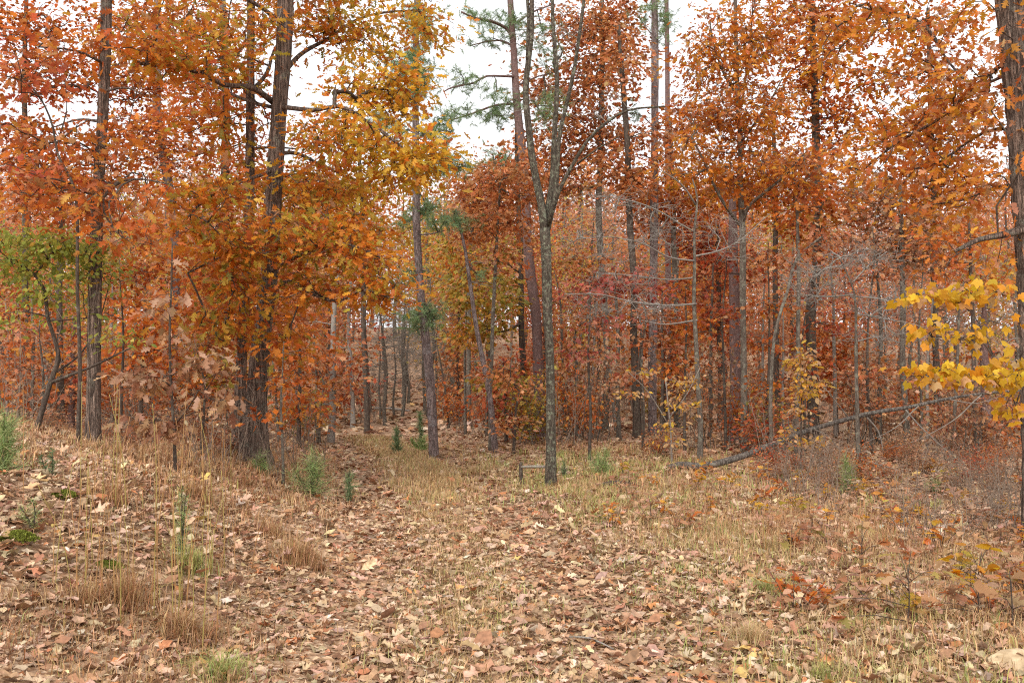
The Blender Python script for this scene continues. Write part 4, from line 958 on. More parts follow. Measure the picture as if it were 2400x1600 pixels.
# ================================================================== MIDDLE-DISTANCE TREES
MID = [
 # name, label, depth, trunk px, widths, bark, crown, palette, cover
 ('tree', 'grey pine-like trunk showing through leaves between the left oaks', 27, [(405, 1020), (410, 700), (407, 514), (395, 440), (380, 350), (370, 250), (368, 100), (370, -150)], (24, 22, 21, 21, 19, 17), 'pine', [(340, 300, 90, 60), (420, 380, 90, 60, 0, 1, .7), (330, 650, 130, 90), (380, 820, 120, 80), (310, 60, 100, 40, 0, 1, .5)], 'orange', 1.0),
 ('tree', 'grey trunk rising behind the slim dark oak', 29, [(520, 1030), (524, 800), (528, 500), (528, 300), (527, 120), (520, -60)], (22, 21, 20, 19, 15), 'grey', [(440, 230, 100, 70, 0, 1, .7), (560, 430, 100, 60), (540, 650, 120, 80), (470, 860, 120, 80)], 'orange', 1.1),
 ('tree', 'pale birch-like trunk at the left side of the track end', 24, [(775, 1060), (777, 950), (781, 830), (784, 740), (790, 660), (800, 600)], (17, 16, 14, 11, 8), 'pale', [(740, 880, 90, 60), (720, 960, 80, 50), (830, 800, 50, 60, 0, 1, .7), (690, 820, 70, 60)], 'rust', 1.2),
 ('tree', 'slim pale trunk just right of the birch-like one', 31, [(828, 1040), (826, 950), (822, 860), (818, 780), (822, 660)], (11, 10, 9, 6), 'pale', [(830, 880, 60, 60), (790, 940, 60, 50), (840, 740, 60, 60, 0, 1, .6)], 'red', .9),
 ('tree', 'straight brown trunk in deep shade behind the crooked green tree', 21, [(146, 1020), (143, 900), (141, 760), (140, 640), (142, 500), (140, 380)], (16, 15, 14, 13, 9), 'dark', [(100, 440, 110, 70), (180, 520, 80, 60), (60, 800, 90, 80, 0, 1, .8)], 'orange', 1.0),
 ('tree', 'short dark trunk between the crooked green tree and tall left oak', 23, [(168, 1015), (169, 930), (170, 860), (172, 740)], (15, 14, 12, 9), 'redpine', [(110, 900, 100, 60), (240, 900, 70, 70), (180, 800, 100, 50)], 'rust', 1.1),
 ('tree', 'thin grey stem second from the left edge', 20, [(78, 1005), (77, 900), (78, 780), (76, 690)], (9, 8, 7, 5), 'grey', [(70, 820, 90, 70, 0, 1, .8), (40, 920, 80, 50)], 'orange', 1.0),
 ('tree', 'thinnest grey stem at the left edge', 22, [(46, 1000), (45, 900), (44, 800), (42, 700)], (7, 6, 6, 4), 'grey', [(20, 880, 60, 60), (60, 720, 80, 40, 0, 1, .7)], 'orange', 1.0),
 ('tree', 'leafy rust-brown tree filling the gap left of the red-brown pine', 30, [(1100, 1040), (1098, 900), (1100, 700), (1105, 550), (1110, 450)], (12, 11, 10, 7), 'grey', [(1110, 440, 80, 45), (1150, 500, 90, 60), (1180, 400, 70, 40), (1080, 560, 60, 60, 0, 1, .8)], 'copper', 1.3),
 ('tree', 'orange-brown tree behind the thin bent pine', 33, [(1070, 1045), (1072, 950), (1074, 850), (1076, 740), (1080, 640)], (9, 8, 7, 5), 'dark', [(1060, 720, 60, 60), (1080, 830, 70, 60), (1060, 920, 60, 60), (1110, 960, 60, 50)], 'copper', 1.3),
 ('tree', 'low tree with scarlet leaves at the foot of the red-brown pine', 23, [(1188, 1050), (1186, 1000), (1184, 930), (1180, 850)], (8, 7, 6, 4), 'dark', [(1190, 860, 60, 40), (1180, 940, 70, 50), (1230, 990, 50, 40)], 'red', 1.1),
 ('tree', 'thin-crowned rust tree against the sky behind the forked lichen tree', 27, [(1416, 1050), (1420, 900), (1419, 760), (1412, 640), (1404, 500), (1405, 380), (1410, 200), (1412, 80), (1412, -120)], (17, 16, 16, 15, 14, 12, 9), 'grey', [(1400, 120, 100, 90, 0, 1.4, 1), (1450, 40, 90, 60, 0, 1, .8), (1330, 60, 90, 60, 0, 1, .7), (1340, 230, 110, 80, 0, 1.4, .9), (1250, 180, 60, 80, 0, 1, .6), (1420, 330, 110, 60), (1300, 350, 90, 60, 0, 1, .9), (1280, 430, 110, 60)], 'copper', 1.3),
 ('tree', 'rust-leaved tree with a dark trunk left of the purple-grey pine', 25, [(1493, 1055), (1490, 950), (1488, 800), (1486, 660), (1476, 540), (1470, 400), (1468, 300), (1462, 200), (1450, 60)], (19, 18, 17, 16, 15, 13, 8), 'dark', [(1460, 160, 70, 90, 0, 1.2, .8), (1440, 400, 100, 50), (1500, 450, 90, 50), (1560, 330, 70, 60, 0, 1, .9)], 'copper', 1.05),
 ('tree', 'orange-leaved tree with grey trunk behind the bare pale tree', 29, [(1588, 1045), (1586, 900), (1584, 700), (1580, 550), (1575, 400), (1570, 280)], (15, 14, 13, 12, 8), 'grey', [(1570, 440, 90, 60), (1640, 500, 90, 50), (1540, 520, 90, 50), (1610, 300, 60, 60, 0, 1, .8)], 'orange', 1.2),
 ('tree', 'low tree of pinkish red leaves between the two middle pines', 24, [(1450, 1050), (1450, 950), (1448, 840), (1446, 740), (1440, 680)], (11, 10, 9, 6), 'grey', [(1430, 650, 70, 30), (1490, 665, 80, 32), (1540, 690, 50, 25), (1400, 690, 60, 40, 0, 1, .7)], 'pink', 1.3),
 ('tree', 'tree with deep red-orange leaves behind the young forked oak', 30, [(1690, 1050), (1688, 900), (1685, 700), (1682, 520)], (14, 13, 11, 8), 'dark', [(1660, 560, 100, 60), (1690, 640, 100, 60), (1640, 720, 90, 50), (1700, 800, 90, 60)], 'red', 1.3),
 ('pine_tree', 'stout dark red pine trunk directly left of the young forked oak', 23, [(1722, 1062), (1721, 960), (1722, 840), (1721, 700), (1720, 560), (1718, 480), (1716, 430)], (27, 26, 25, 24, 22, 14), 'redpine', None, None, 0),
 ('tree', 'straight grey trunk between the young oak and the thick forked trunk', 19, [(1868, 1070), (1869, 960), (1870, 850), (1871, 720), (1870, 600), (1866, 500), (1862, 430)], (12, 11, 10, 9, 6), 'grey', [(1850, 470, 110, 45), (1950, 450, 90, 40), (1900, 380, 80, 50, 0, 1, .9)], 'orange', 1.0),
 ('tree', 'thick dark trunk with a high fork in the right-hand woods', 22, [(1908, 1060), (1905, 960), (1901, 830), (1902, 740), (1911, 660), (1916, 600), (1914, 480), (1912, 330), (1908, 160), (1905, -40)], (27, 25, 24, 23, 22, 20, 18, 15, 12), 'dark', [(1910, 180, 80, 90), (1960, 290, 80, 70), (1860, 90, 70, 70, 0, 1.2, .7), (1940, 520, 110, 50), (1900, 610, 80, 50, 0, 1, .8), (1900, 20, 100, 60, 0, 1, .8)], 'orange', 1.2),
 ('tree', 'thin S-curved stem leaning right beside the thick dark forked trunk', 18, [(1808, 1050), (1809, 940), (1812, 830), (1822, 760), (1846, 680), (1866, 605), (1930, 552)], (9, 9, 8, 7, 4), 'grey', [(1930, 560, 60, 40, 0, .8, .7), (1880, 600, 50, 30, 0, .8, .5)], 'rust', .8),
 ('tree', 'grey trunk behind the bare twiggy tree, left of the yellow maple', 21, [(2126, 1060), (2122, 950), (2118, 840), (2116, 700), (2112, 560), (2108, 430)], (15, 14, 13, 12, 8), 'grey', [(2080, 520, 110, 60), (2180, 560, 110, 50), (2040, 440, 100, 50), (2100, 600, 130, 50, 0, 1, .7)], 'brown', 1.0),
 ('tree', 'slim trunk with brown leaves behind the yellow maple sapling', 19, [(2290, 1060), (2285, 900), (2280, 760), (2274, 620), (2268, 500)], (11, 10, 9, 6), 'dark', [(2250, 560, 110, 60), (2330, 640, 80, 50), (2200, 640, 100, 50, 0, 1, .7)], 'orange', .9),
 ('tree', 'blackish trunk low behind the high end of the leaning log', 19.5, [(2318, 1085), (2314, 1000), (2312, 930), (2308, 820), (2306, 700)], (26, 23, 20, 16, 10), 'redpine', [(2310, 760, 100, 60, 0, 1, .6), (2250, 1000, 90, 40, 0, 1, .6)], 'brown', .8),
 ('tree', 'leafy orange understorey tree in the middle of the right-hand woods', 26, [(1960, 1045), (1958, 950), (1956, 860), (1952, 760)], (10, 9, 8, 5), 'dark', [(1960, 800, 110, 70), (1900, 850, 90, 50), (2010, 860, 90, 50), (1960, 920, 120, 40)], 'orange', 1.2),
 ('tree', 'understorey tree of dark orange leaves behind the purple-grey pine', 28, [(1560, 1045), (1558, 950), (1556, 860), (1552, 760)], (10, 9, 8, 5), 'dark', [(1560, 740, 90, 50), (1600, 820, 90, 50), (1520, 800, 90, 60), (1570, 900, 110, 50)], 'orange', 1.1),
 ('tree', 'understorey tree with rusty leaves right of the lichen tree trunk', 24, [(1350, 1050), (1352, 980), (1350, 880), (1348, 780)], (9, 8, 7, 5), 'grey', [(1360, 600, 80, 40), (1370, 770, 80, 50), (1350, 860, 80, 50), (1340, 940, 80, 40)], 'copper', 1.0),
 ('tree', 'understorey oak with dark orange leaves behind the dead-leaved sapling', 19, [(330, 1050), (332, 960), (334, 860), (336, 740)], (10, 9, 8, 5), 'dark', [(330, 760, 120, 70), (430, 740, 100, 70), (280, 850, 100, 50), (400, 870, 110, 50)], 'orange', 1.4),
 ('tree', 'understorey oak with rust leaves just right of the large oak trunk', 20, [(700, 1070), (702, 980), (704, 880), (706, 780)], (10, 9, 8, 5), 'dark', [(690, 880, 70, 60), (720, 960, 80, 40), (680, 780, 60, 50), (740, 800, 60, 50)], 'orange', 1.3),
 ('tree', 'small tree with yellow-olive leaves between the two left oaks', 20, [(480, 1070), (482, 980), (484, 900), (486, 800)], (9, 8, 7, 4), 'dark', [(500, 900, 70, 40), (510, 820, 80, 40), (460, 790, 60, 40), (540, 740, 60, 40)], 'olive', 1.1),
]
MID += [
 ('tree', 'tall orange tree filling the upper left corner behind the left oaks', 24, [(60, 1010), (62, 800), (60, 560), (56, 300), (60, 100), (64, -120)], (17, 16, 14, 12, 8), 'dark', [(40, 60, 110, 50, 0, 1, .9), (180, 40, 100, 40, 0, 1, .6), (110, 170, 120, 60), (300, 180, 110, 70), (60, 350, 120, 80), (300, 330, 110, 60, 0, 1, .7), (180, 420, 140, 50), (420, 60, 90, 60, 0, 1, .7)], 'orange', 1.15),
 ('tree', 'gold-orange tree whose crown shows between the large oak and the tall pine', 28, [(860, 1040), (856, 850), (850, 640), (846, 440), (840, 300)], (13, 12, 11, 8), 'dark', [(760, 310, 90, 60, 0, 1, .8), (800, 470, 110, 60), (860, 540, 70, 50), (720, 440, 90, 60), (620, 460, 90, 60)], 'gold', 1.2),
 ('tree', 'tall brown-orange tree behind the amber sprays of the right-edge oak', 23, [(2200, 1060), (2196, 860), (2190, 640), (2186, 420), (2180, 200), (2176, 20)], (16, 15, 14, 12, 8), 'dark', [(2150, 330, 130, 70), (2230, 420, 120, 60), (2060, 470, 120, 60), (2280, 300, 70, 60, 0, 1, .6), (2060, 200, 90, 60, 0, 1, .8), (2230, 180, 90, 60, 0, 1, .7), (2180, 60, 120, 50, 0, 1, .7), (2040, 60, 90, 50, 0, 1, .7), (2200, 530, 130, 50)], 'amber', 1.15),
 ('tree', 'amber tree closing the gap right of the young forked oak', 26, [(1822, 1050), (1820, 860), (1818, 640), (1816, 420), (1812, 260)], (14, 13, 12, 8), 'dark', [(1800, 440, 110, 50), (1900, 420, 90, 60), (1870, 520, 100, 50), (1780, 340, 80, 60, 0, 1, .7), (1960, 60, 80, 60, 0, 1, .8), (1680, 470, 100, 50)], 'amber', 1.1),
 ('tree', 'rust-crowned tree left of the forked lichen tree, in front of the red-brown pine', 21, [(1150, 1048), (1152, 880), (1158, 700), (1164, 560), (1168, 440)], (10, 9, 8, 5), 'grey', [(1170, 440, 90, 50), (1230, 400, 70, 60, 0, 1, .9), (1220, 500, 80, 50), (1130, 540, 80, 50), (1200, 600, 70, 40)], 'copper', 1.2),
]
for nm, lab, dep, tk, w, bk, cr, pal, cov in MID:
    cr = [tuple(e[:4]) + (e[4] if len(e) > 4 else 0.0, e[5] if len(e) > 5 else max(.6, .4 * (e[2] + e[3]) * dep / F), (e[6] if len(e) > 6 else 1.0) * (.66 if e[1] > 620 else .9 if e[1] > 450 else 1.3)) for e in cr] if cr else cr
    build_tree(nm, lab, 'tree', depth=dep, trunk=tk, w=w, bark=bk, crown=cr or (), pal=pal or 'rust', cover=cov, leaf=.15 if dep > 24 else .135, per=18, spread=.26, flare=.5, wig=.015, clump=.7, flat=.5, rtip=.0045)
# slight understorey trees whose level sprays hang in front of the trunks
UNDER = [
 ('slight tree with coral-red level sprays right of the lichen tree', 18, 1382, [(1375, 690, 70, 22), (1430, 760, 70, 20), (1370, 830, 60, 20)], 'pink'),
 ('slight tree with rusty level sprays across the purple-grey pine trunk', 20, 1508, [(1500, 740, 80, 22), (1550, 810, 70, 20), (1480, 880, 70, 22)], 'rust'),
 ('slight tree with orange sprays beside the bare pale tree', 19, 1606, [(1610, 680, 70, 22), (1660, 760, 70, 22), (1590, 860, 70, 25)], 'orange'),
 ('slight tree with red sprays across the stout dark red pine', 20, 1702, [(1690, 600, 80, 22), (1770, 650, 70, 22), (1700, 730, 70, 22)], 'red'),
 ('slight tree with orange sprays right of the young forked oak', 19.5, 1800, [(1800, 600, 80, 24), (1830, 720, 80, 24), (1780, 810, 70, 24), (1820, 900, 80, 24)], 'orange'),
 ('slight tree with red sprays across the thick dark forked trunk', 20, 1888, [(1890, 690, 80, 22), (1950, 770, 80, 22), (1910, 850, 80, 24)], 'red'),
 ('slight tree with rust sprays behind the leafless grey tree', 20, 2044, [(1990, 560, 90, 24), (2070, 640, 90, 24), (2040, 880, 90, 26), (2090, 950, 80, 24)], 'rust'),
 ('slight tree with brown sprays above the middle of the leaning log', 21, 2160, [(2150, 620, 90, 24), (2200, 890, 80, 24), (2120, 970, 80, 22)], 'brown'),
 ('slight tree with orange-brown sprays under the high end of the leaning log', 20.5, 2350, [(2330, 970, 70, 26), (2280, 830, 70, 26), (2360, 1020, 60, 22)], 'orange'),
 ('slight tree with gold-brown sprays behind the bent thin pine', 26, 1090, [(1100, 640, 70, 24), (1060, 610, 60, 24), (1090, 780, 60, 24)], 'amber'),
 ('slight rust-leaved tree low at the foot of the red-brown pine', 20, 1202, [(1190, 990, 70, 24), (1230, 910, 60, 22), (1150, 870, 60, 22)], 'copper'),
 ('slight rust-leaved tree left of the pale birch-like trunk', 23, 748, [(740, 840, 70, 24), (800, 900, 70, 24), (700, 980, 80, 24)], 'copper'),
 ('slight tree with orange sprays across the foot of the large oak', 13, 664, [(650, 900, 60, 24), (620, 960, 60, 22), (690, 830, 50, 22)], 'orange'),
 ('slight rust-leaved tree right of the dead-leaved sapling', 13.5, 470, [(450, 930, 70, 24), (530, 880, 70, 24), (480, 820, 60, 22)], 'rust'),
 ('slight tree with orange sprays right of the tall left oak', 13.5, 282, [(290, 720, 80, 24), (310, 640, 80, 24), (260, 880, 70, 22)], 'orange'),
 ('slight rust-leaved tree under the crooked green tree', 15, 96, [(60, 870, 70, 24), (120, 930, 70, 22), (50, 780, 70, 22)], 'rust'),
]
for lab, dep, px, cr, pal in UNDER:
    yt = min(e[1] for e in cr); dx = random.uniform(-14, 14)
    build_tree('understorey_tree', lab, 'small tree', depth=dep, trunk=[(px, 1062), (px + dx * .4, 960), (px + dx, (yt + 960) / 2), (px - dx * .3, yt + 20), (px, yt - 30)], w=(7.5, 6.5, 5.5, 4, 2), bark=random.choice(['dark', 'grey']),
        crown=[e + (random.uniform(-.5, .5), .7, 1.0) for e in cr], pal=pal, cover=.85, leaf=.115, per=8, spread=.2, flat=.3, tilt=.45, crown_from=.15, flare=.2, wig=.02, rtip=.003, sag=.03, tpl='lo')
# the red trunk in the tree tops and further thin stems
THIN = [(1445, 860, 1050, 9, 27), (1506, 780, 1052, 10, 25), (1551, 720, 1050, 8, 24), (1662, 640, 1055, 9, 24), (1782, 700, 1050, 8, 23), (1838, 760, 1062, 7, 20), (1960, 620, 1060, 9, 24), (2062, 640, 1058, 12, 22), (2172, 700, 1066, 8, 20), (2236, 720, 1075, 9, 19),
        (1140, 820, 1045, 6, 25), (1197, 900, 1048, 7, 24), (1000, 820, 1040, 6, 34), (870, 780, 1035, 6, 38), (905, 760, 1030, 6, 42), (1052, 860, 1042, 6, 30), (745, 800, 1060, 6, 23), (655, 860, 1070, 7, 20), (452, 820, 1060, 7, 21), (300, 780, 1040, 7, 22), (262, 700, 1035, 9, 24), (20, 760, 1000, 8, 23), (118, 820, 1005, 9, 22), (1325, 700, 1052, 8, 25), (1385, 640, 1050, 8, 24)]
for k, (px, yt, yb, wd, dep) in enumerate(THIN):
    lean = random.uniform(-18, 18)
    build_tree('thin_sapling', ('thicker' if wd > 8 else 'very thin' if wd < 7 else 'thin') + ' bare stem among the undergrowth ' + zone((px - 1200) / F * dep, dep), 'sapling', depth=dep, trunk=[(px, yb), (px + lean * .3, (yt + yb) / 2), (px + lean, yt), (px + lean * 1.6, yt - 60)], w=(wd, wd * .9, wd * .7, wd * .3), bark=random.choice(['grey', 'dark', 'grey', 'weathered']),
        crown=[(px + lean, yt + 60, 45, 90, 0, .8)], bare=True, n_tips=16, extra=2, rtip=.0035, group='thin bare stems among the undergrowth', flare=.2, wig=.02, sag=.15)

# ================================================================== FAR TREES ON THE SLOPE (copies of a few trees)
def copy_tree(root, loc, rz, s, label, group):
    r = root.copy(); C.objects.link(r)
    r.location = loc; r.rotation_euler = (0, 0, rz); r.scale = (s[0], s[0], s[1])
    r['label'] = label; r['group'] = group
    for ch in root.children:
        c = ch.copy(); C.objects.link(c); c.parent = r
    return r
def local_tree(name, label, cat, height, tr, crown_r, crown_z, n_tips, per, leaf, pal, bark, spread, tpl, group, flat=.5, n_leaf_scale=1.0, bare=False, extra=0, seed=0):
    """A tree at the origin, metres."""
    r = np.random.default_rng(seed + 100)
    lean = r.normal(0, .03, 2)
    zs = np.linspace(-.15, height, 7)
    path = smooth_path(np.stack([lean[0] * zs + r.normal(0, .06, 7), lean[1] * zs + r.normal(0, .06, 7), zs], 1), .5)
    root = thing(name, label, cat, (0, 0, 0), group)
    V, T = tube(path, np.linspace(tr, tr * .25, len(path)), 7, 0, .4, seed)
    link('trunk', make_mesh('trunk', V, T, None, M[bark], True), root)
    q = unit(r.normal(0, 1, (n_tips, 3))) * (r.random((n_tips, 1)) ** .4)
    # uneven outline: lobes
    lob = 1 + .28 * np.sin(3 * np.arctan2(q[:, 1], q[:, 0]) + seed) + .2 * np.sin(5 * q[:, 2] * 2 + seed * 2)
    tips = q * lob[:, None] * np.array([crown_r, crown_r, (height * 1.04 - crown_z) / 2]) + np.array([0, 0, (height * 1.04 + crown_z) / 2])
    i0 = int(len(path) * max(.1, crown_z / height * .8))
    nodes = [path[i] for i in range(i0, len(path))]
    seg, ends = grow(nodes, [0] * len(nodes), tips, .008, .35, .1, tr * .5, seed)
    V, T = twig_mesh(seg, np.zeros(3), extra, 3, seed, .5, .006)
    link('twigs', make_mesh('twigs', V, T, None, M['weathered' if bare else ('grey' if bark != 'dark' else 'dark')], True), root, kind='stuff')
    if not bare:
        P, R, I = spray(tips, ends, per, spread, flat, .3, .55)
        S = leaf * np.clip(rng.normal(1, .25, len(P)), .5, 1.6)
        V, T, cc = build_leaves(TPL[tpl], P, R, S, palette_pick(pal, P, .5, seed, .5))
        link('crown', make_mesh('crown', V, T, cc, M['leaf']), root)
    return root
FARLAB = {
    'rust': 'rust-brown tree among many on the wooded slope far behind the track',
    'orange': 'orange tree among many on the wooded slope far behind the track',
    'pinktan': 'pinkish tan tree among many on the wooded slope far behind the track',
    'red': 'dull red tree among many on the wooded slope far behind the track',
    'olive': 'olive-yellow tree among many on the wooded slope far behind the track',
    'bare': 'leafless pale grey tree among many on the wooded slope far behind the track',
}
protos = {}
for k, (pal, bark) in enumerate([('rust', 'grey'), ('orange', 'grey'), ('pinktan', 'grey'), ('pinktan', 'dark'), ('red', 'dark'), ('olive', 'grey'), ('rust', 'dark'), ('orange', 'dark')]):
    protos.setdefault(pal, []).append(local_tree('far_tree', FARLAB[pal], 'tree', 10, .13, 2.3, 1.2, 190, 14, .18, pal, bark, .5, 'far', 'trees on the far slope', seed=k + 1))
for k in range(2):
    protos.setdefault('bare', []).append(local_tree('far_tree', FARLAB['bare'], 'bare tree', 9, .11, 2.0, 1.5, 170, 0, .2, 'rust', 'grey', .4, 'far', 'trees on the far slope', bare=True, extra=3, seed=k + 31))
def far_label(pal, x, y):
    """Colour, how far up the slope, and the near thing it is seen beside."""
    return FARLAB[pal].split(' among')[0] + (' at the slope foot, seen ' if y < 45 else ' half way up the slope, seen ' if y < 80 else ' high on the far wooded slope, seen ') + zone(x, y)
first_used = set()
def place_far(pal, x, y, hgt, width=1.0):
    pr = random.choice(protos[pal]); z = float(H(x, y)) - .1
    s = hgt / 10.0
    sc = (s * width, s)
    if pr.name not in first_used:
        first_used.add(pr.name); pr.location = (x, y, z); pr.rotation_euler = (0, 0, random.random() * 6.28); pr.scale = (sc[0], sc[0], sc[1]); pr['label'] = far_label(pal, x, y)
        return pr
    return copy_tree(pr, (x, y, z), random.random() * 6.28, sc, far_label(pal, x, y), 'trees on the far slope')
bare_gap = []
def far_row(n, y0, y1, top0, top1, pals):
    for k in range(n):
        y = random.uniform(y0, y1)
        px = -80 + 2560 * (k + random.random()) / n
        x = (px - 1200) / F * y
        top = random.uniform(top0, top1)
        if 820 < px < 1130:                                    # the open end of the track
            if y < 40 and 850 < px < 1060: continue
            top = max(top, 420)
            if 845 < px < 1000 and y < 80: bare_gap.append((px, y)); continue
        z = float(H(x, y))
        hgt = 1.62 + (880 - top) / F * y - z
        place_far(random.choices([p for p, _ in pals], [w for _, w in pals])[0], x, y, max(3.5, hgt), random.uniform(.75, 1.2))
far_row(28, 32, 42, 440, 640, [('rust', 3), ('orange', 3), ('red', 1), ('olive', 1), ('bare', 1.5)])
far_row(44, 42, 60, 380, 600, [('rust', 3), ('orange', 2), ('pinktan', 2), ('red', 1), ('bare', 1.5), ('olive', .7)])
far_row(55, 60, 90, 345, 540, [('rust', 2), ('orange', 2), ('pinktan', 4), ('bare', 1.5), ('olive', .7)])
far_row(60, 90, 140, 350, 470, [('pinktan', 5), ('orange', 1.5), ('rust', 1.5), ('bare', 1)])

for px, y in bare_gap:
    place_far('bare', (px - 1200) / F * y, y, random.uniform(4.5, 8.0), random.uniform(.8, 1.2))
for k in range(12):                                              # grey leafless trees closing the end of the track
    y = random.uniform(31, 46); px = random.uniform(840, 1060)
    place_far('bare', (px - 1200) / F * y, y, random.uniform(3.5, 6.5), random.uniform(.9, 1.4))

# ================================================================== SHRUBS OF THE UNDERGROWTH
SHLAB = {'rust': 'rust-leaved shrub in the undergrowth at the edge of the woods', 'brown': 'brown-leaved shrub in the undergrowth at the edge of the woods', 'red': 'red-leaved shrub in the undergrowth at the edge of the woods',
         'olive': 'yellow-olive shrub in the undergrowth at the edge of the woods', 'orange': 'orange-leaved shrub in the undergrowth at the edge of the woods', 'bare': 'leafless twiggy shrub in the undergrowth at the edge of the woods'}
def shrub(pal, seed, bare=False):
    r = np.random.default_rng(seed + 900)
    root = thing('shrub', SHLAB['bare' if bare else pal], 'shrub', (0, 0, 0), 'undergrowth shrubs')
    parts = []; tips = []; ends = []
    for s in range(9 if bare else 13):
        a = r.random() * 6.28; rr = r.random() * .45
        b0 = np.array([math.cos(a) * rr, math.sin(a) * rr, -.05]); h = r.uniform(.6, 1.5)
        tp = b0 + np.array([r.normal(0, .3), r.normal(0, .3), h]); md = (b0 + tp) / 2 + r.normal(0, .06, 3)
        parts.append(tube(np.array([b0, md, tp]), [.008, .006, .003], 4, cap=False))
        for _ in range(6):
            t = r.uniform(.3, 1); c = b0 * (1 - t) + tp * t; d = np.array([r.normal(0, 1), r.normal(0, 1), .5]); d = d / np.linalg.norm(d) * r.uniform(.15, .4)
            parts.append(tube(np.array([c, c + d * .5 + r.normal(0, .02, 3), c + d]), [.0045, .0035, .002], 3, cap=False)); tips.append(c + d); ends.append(d / np.linalg.norm(d))
    V, T = join(parts)
    link('stems', make_mesh('stems', V, T, None, M['twig' if bare else 'grey'], True), root, kind='stuff')
    if not bare:
        tips = np.array(tips); ends = np.array(ends)
        P, R, I = spray(tips, ends, 8, .11, .7, .4, .6)
        S = .085 * np.clip(rng.normal(1, .25, len(P)), .5, 1.6)
        V, T, cc = build_leaves(TPL['lo'], P, R, S, palette_pick(pal, P, 1, seed, .4))
        link('foliage', make_mesh('foliage', V, T, cc, M['leaf']), root, kind='stuff')
    return root
SH = {p: [shrub(p, k * 7 + i) for i in range(2)] for k, p in enumerate(['rust', 'brown', 'red', 'olive', 'orange'])}
SH['bare'] = [shrub('rust', 71, True), shrub('rust', 72, True)]
used = set()
def place_shrub(p, x, y, s, hz=1.0):
    pr = random.choice(SH[p]); z = float(H(x, y))
    lab = SHLAB[p].split(' in the')[0] + (' in the open clearing ' if y < 13.5 else ' at the edge of the woods ' if y < 20 else ' inside the woods ' if y < 36 else ' deep in the woods ') + zone(x, y)
    if pr.name in used:
        pr = copy_tree(pr, (x, y, z), random.random() * 6.28, (s, s * hz), lab, 'undergrowth shrubs')
    else:
        used.add(pr.name); pr.location = (x, y, z); pr.scale = (s, s, s * hz); pr['label'] = lab
for k in range(185):
    y = random.uniform(17.5, 36) if k < 130 else random.uniform(36, 60)
    px = random.uniform(-60, 2460)
    x = (px - 1200) / F * y
    d = float(path_x(y)) - x
    if abs(d) < 1.8 and y < 30: continue
    gap = 845 < px < 1010 and y < 60
    if -6 < d < 0 and y < 20.5: continue
    p = random.choices(['rust', 'brown', 'red', 'olive', 'orange', 'bare'], [2.2, 2.4, .5, .4, 1.8, 5])[0]
    if gap: p = 'bare'
    place_shrub(p, x, y, random.uniform(.7, 1.25), random.uniform(.8, 1.5))
# low plants along the right of the clearing
for k in range(64):
    y = random.uniform(13, 19)
    px = random.uniform(1480, 2440)
    if px < 1800 and y < 18: continue
    x = (px - 1200) / F * y
    place_shrub(random.choices(['rust', 'brown', 'red', 'olive', 'orange', 'bare'], [2, 3, .3, 1.2, 1.2, 3.5])[0], x, y, random.uniform(.28, .5), random.uniform(.5, 1.0))
for k in range(44):
    y = random.uniform(8.5, 17)
    px = random.uniform(1520, 2440)
    if y < 11 and px < 1850 or 1520 < px < 1780: continue
    place_shrub('bare', (px - 1200) / F * y, y, random.uniform(.35, .7), random.uniform(.7, 1.2))
for k in range(26):
    y = random.uniform(11.5, 18); px = random.uniform(-40, 800)
    x = (px - 1200) / F * y
    if float(path_x(y)) - x < 2.4: continue
    place_shrub(random.choices(['rust', 'brown', 'bare'], [2, 3, 3])[0], x, y, random.uniform(.3, .6), random.uniform(.6, 1.1))

for px, y, s in [(530, 13.0, .7), (655, 13.4, .6), (470, 12.6, .55), (700, 15.5, .8), (330, 13.4, .6), (740, 17, .8)]:
    place_shrub('bare', (px - 1200) / F * y, y, s, 1.0)
# ================================================================== LOGS, BRANCHES, ROCK
g0 = ground_hit(1560, 1100); dl = g0[1]
pts = [at(1545, 1112, dl + .1), at(1595, 1090, dl), at(1650, 1092, dl - .02), at(1725, 1074, dl), at(1828, 1035, dl + .3), at(1903, 1005, dl + .5), at(2025, 970, dl + .8), at(2118, 955, dl + 1.0), at(2221, 935, dl + 1.2), at(2330, 920, dl + 1.4), at(2440, 912, dl + 1.6)]
b = pts[0].copy()
root = thing('leaning_log', 'long grey fallen trunk leaning up across the right side of the woods', 'log', b)
path = smooth_path(pts, .1, .03, 4)
m = dl / F
V, T = tube(path - b, np.interp(np.linspace(0, 1, len(path)), [0, .12, .4, .7, 1], np.array([8.5, 8, 5.8, 4.2, 2.6]) * m), 12, .06, 0, 2)
lg = link('trunk', make_mesh('trunk', V, T, None, M['log'], True), root)
for lp, w0 in [([(2025, 970, .8), (2060, 1010, .7), (2070, 1060, .6)], 4), ([(2118, 955, 1.0), (2150, 990, .9), (2200, 1040, .7), (2260, 1090, .5)], 4), ([(2221, 935, 1.2), (2290, 945, .9), (2340, 930, .8)], 3), ([(1990, 980, .7), (1960, 940, .5), (1925, 900, .4)], 3), ([(2160, 945, 1.1), (2100, 1000, .6), (2020, 1040, .4)], 3), ([(2300, 925, 1.3), (2240, 980, .9), (2150, 1030, .7), (2080, 1050, .6)], 3), ([(1828, 1035, .3), (1850, 1000, .1), (1845, 960, 0)], 2.5), ([(1903, 1005, .5), (1940, 1020, .3), (1985, 1075, .1)], 2.5), ([(2250, 932, 1.2), (2280, 890, 1.0), (2320, 870, .9)], 2.5)]:
    q = smooth_path([at(p[0], p[1], dl + p[2]) for p in lp], .12, .012, 2)
    V, T = tube(q - b, np.linspace(w0 * m * .6, w0 * m * .2, len(q)), 6)
    link('branch', make_mesh('branch', V, T, None, M['weathered'], True), lg)
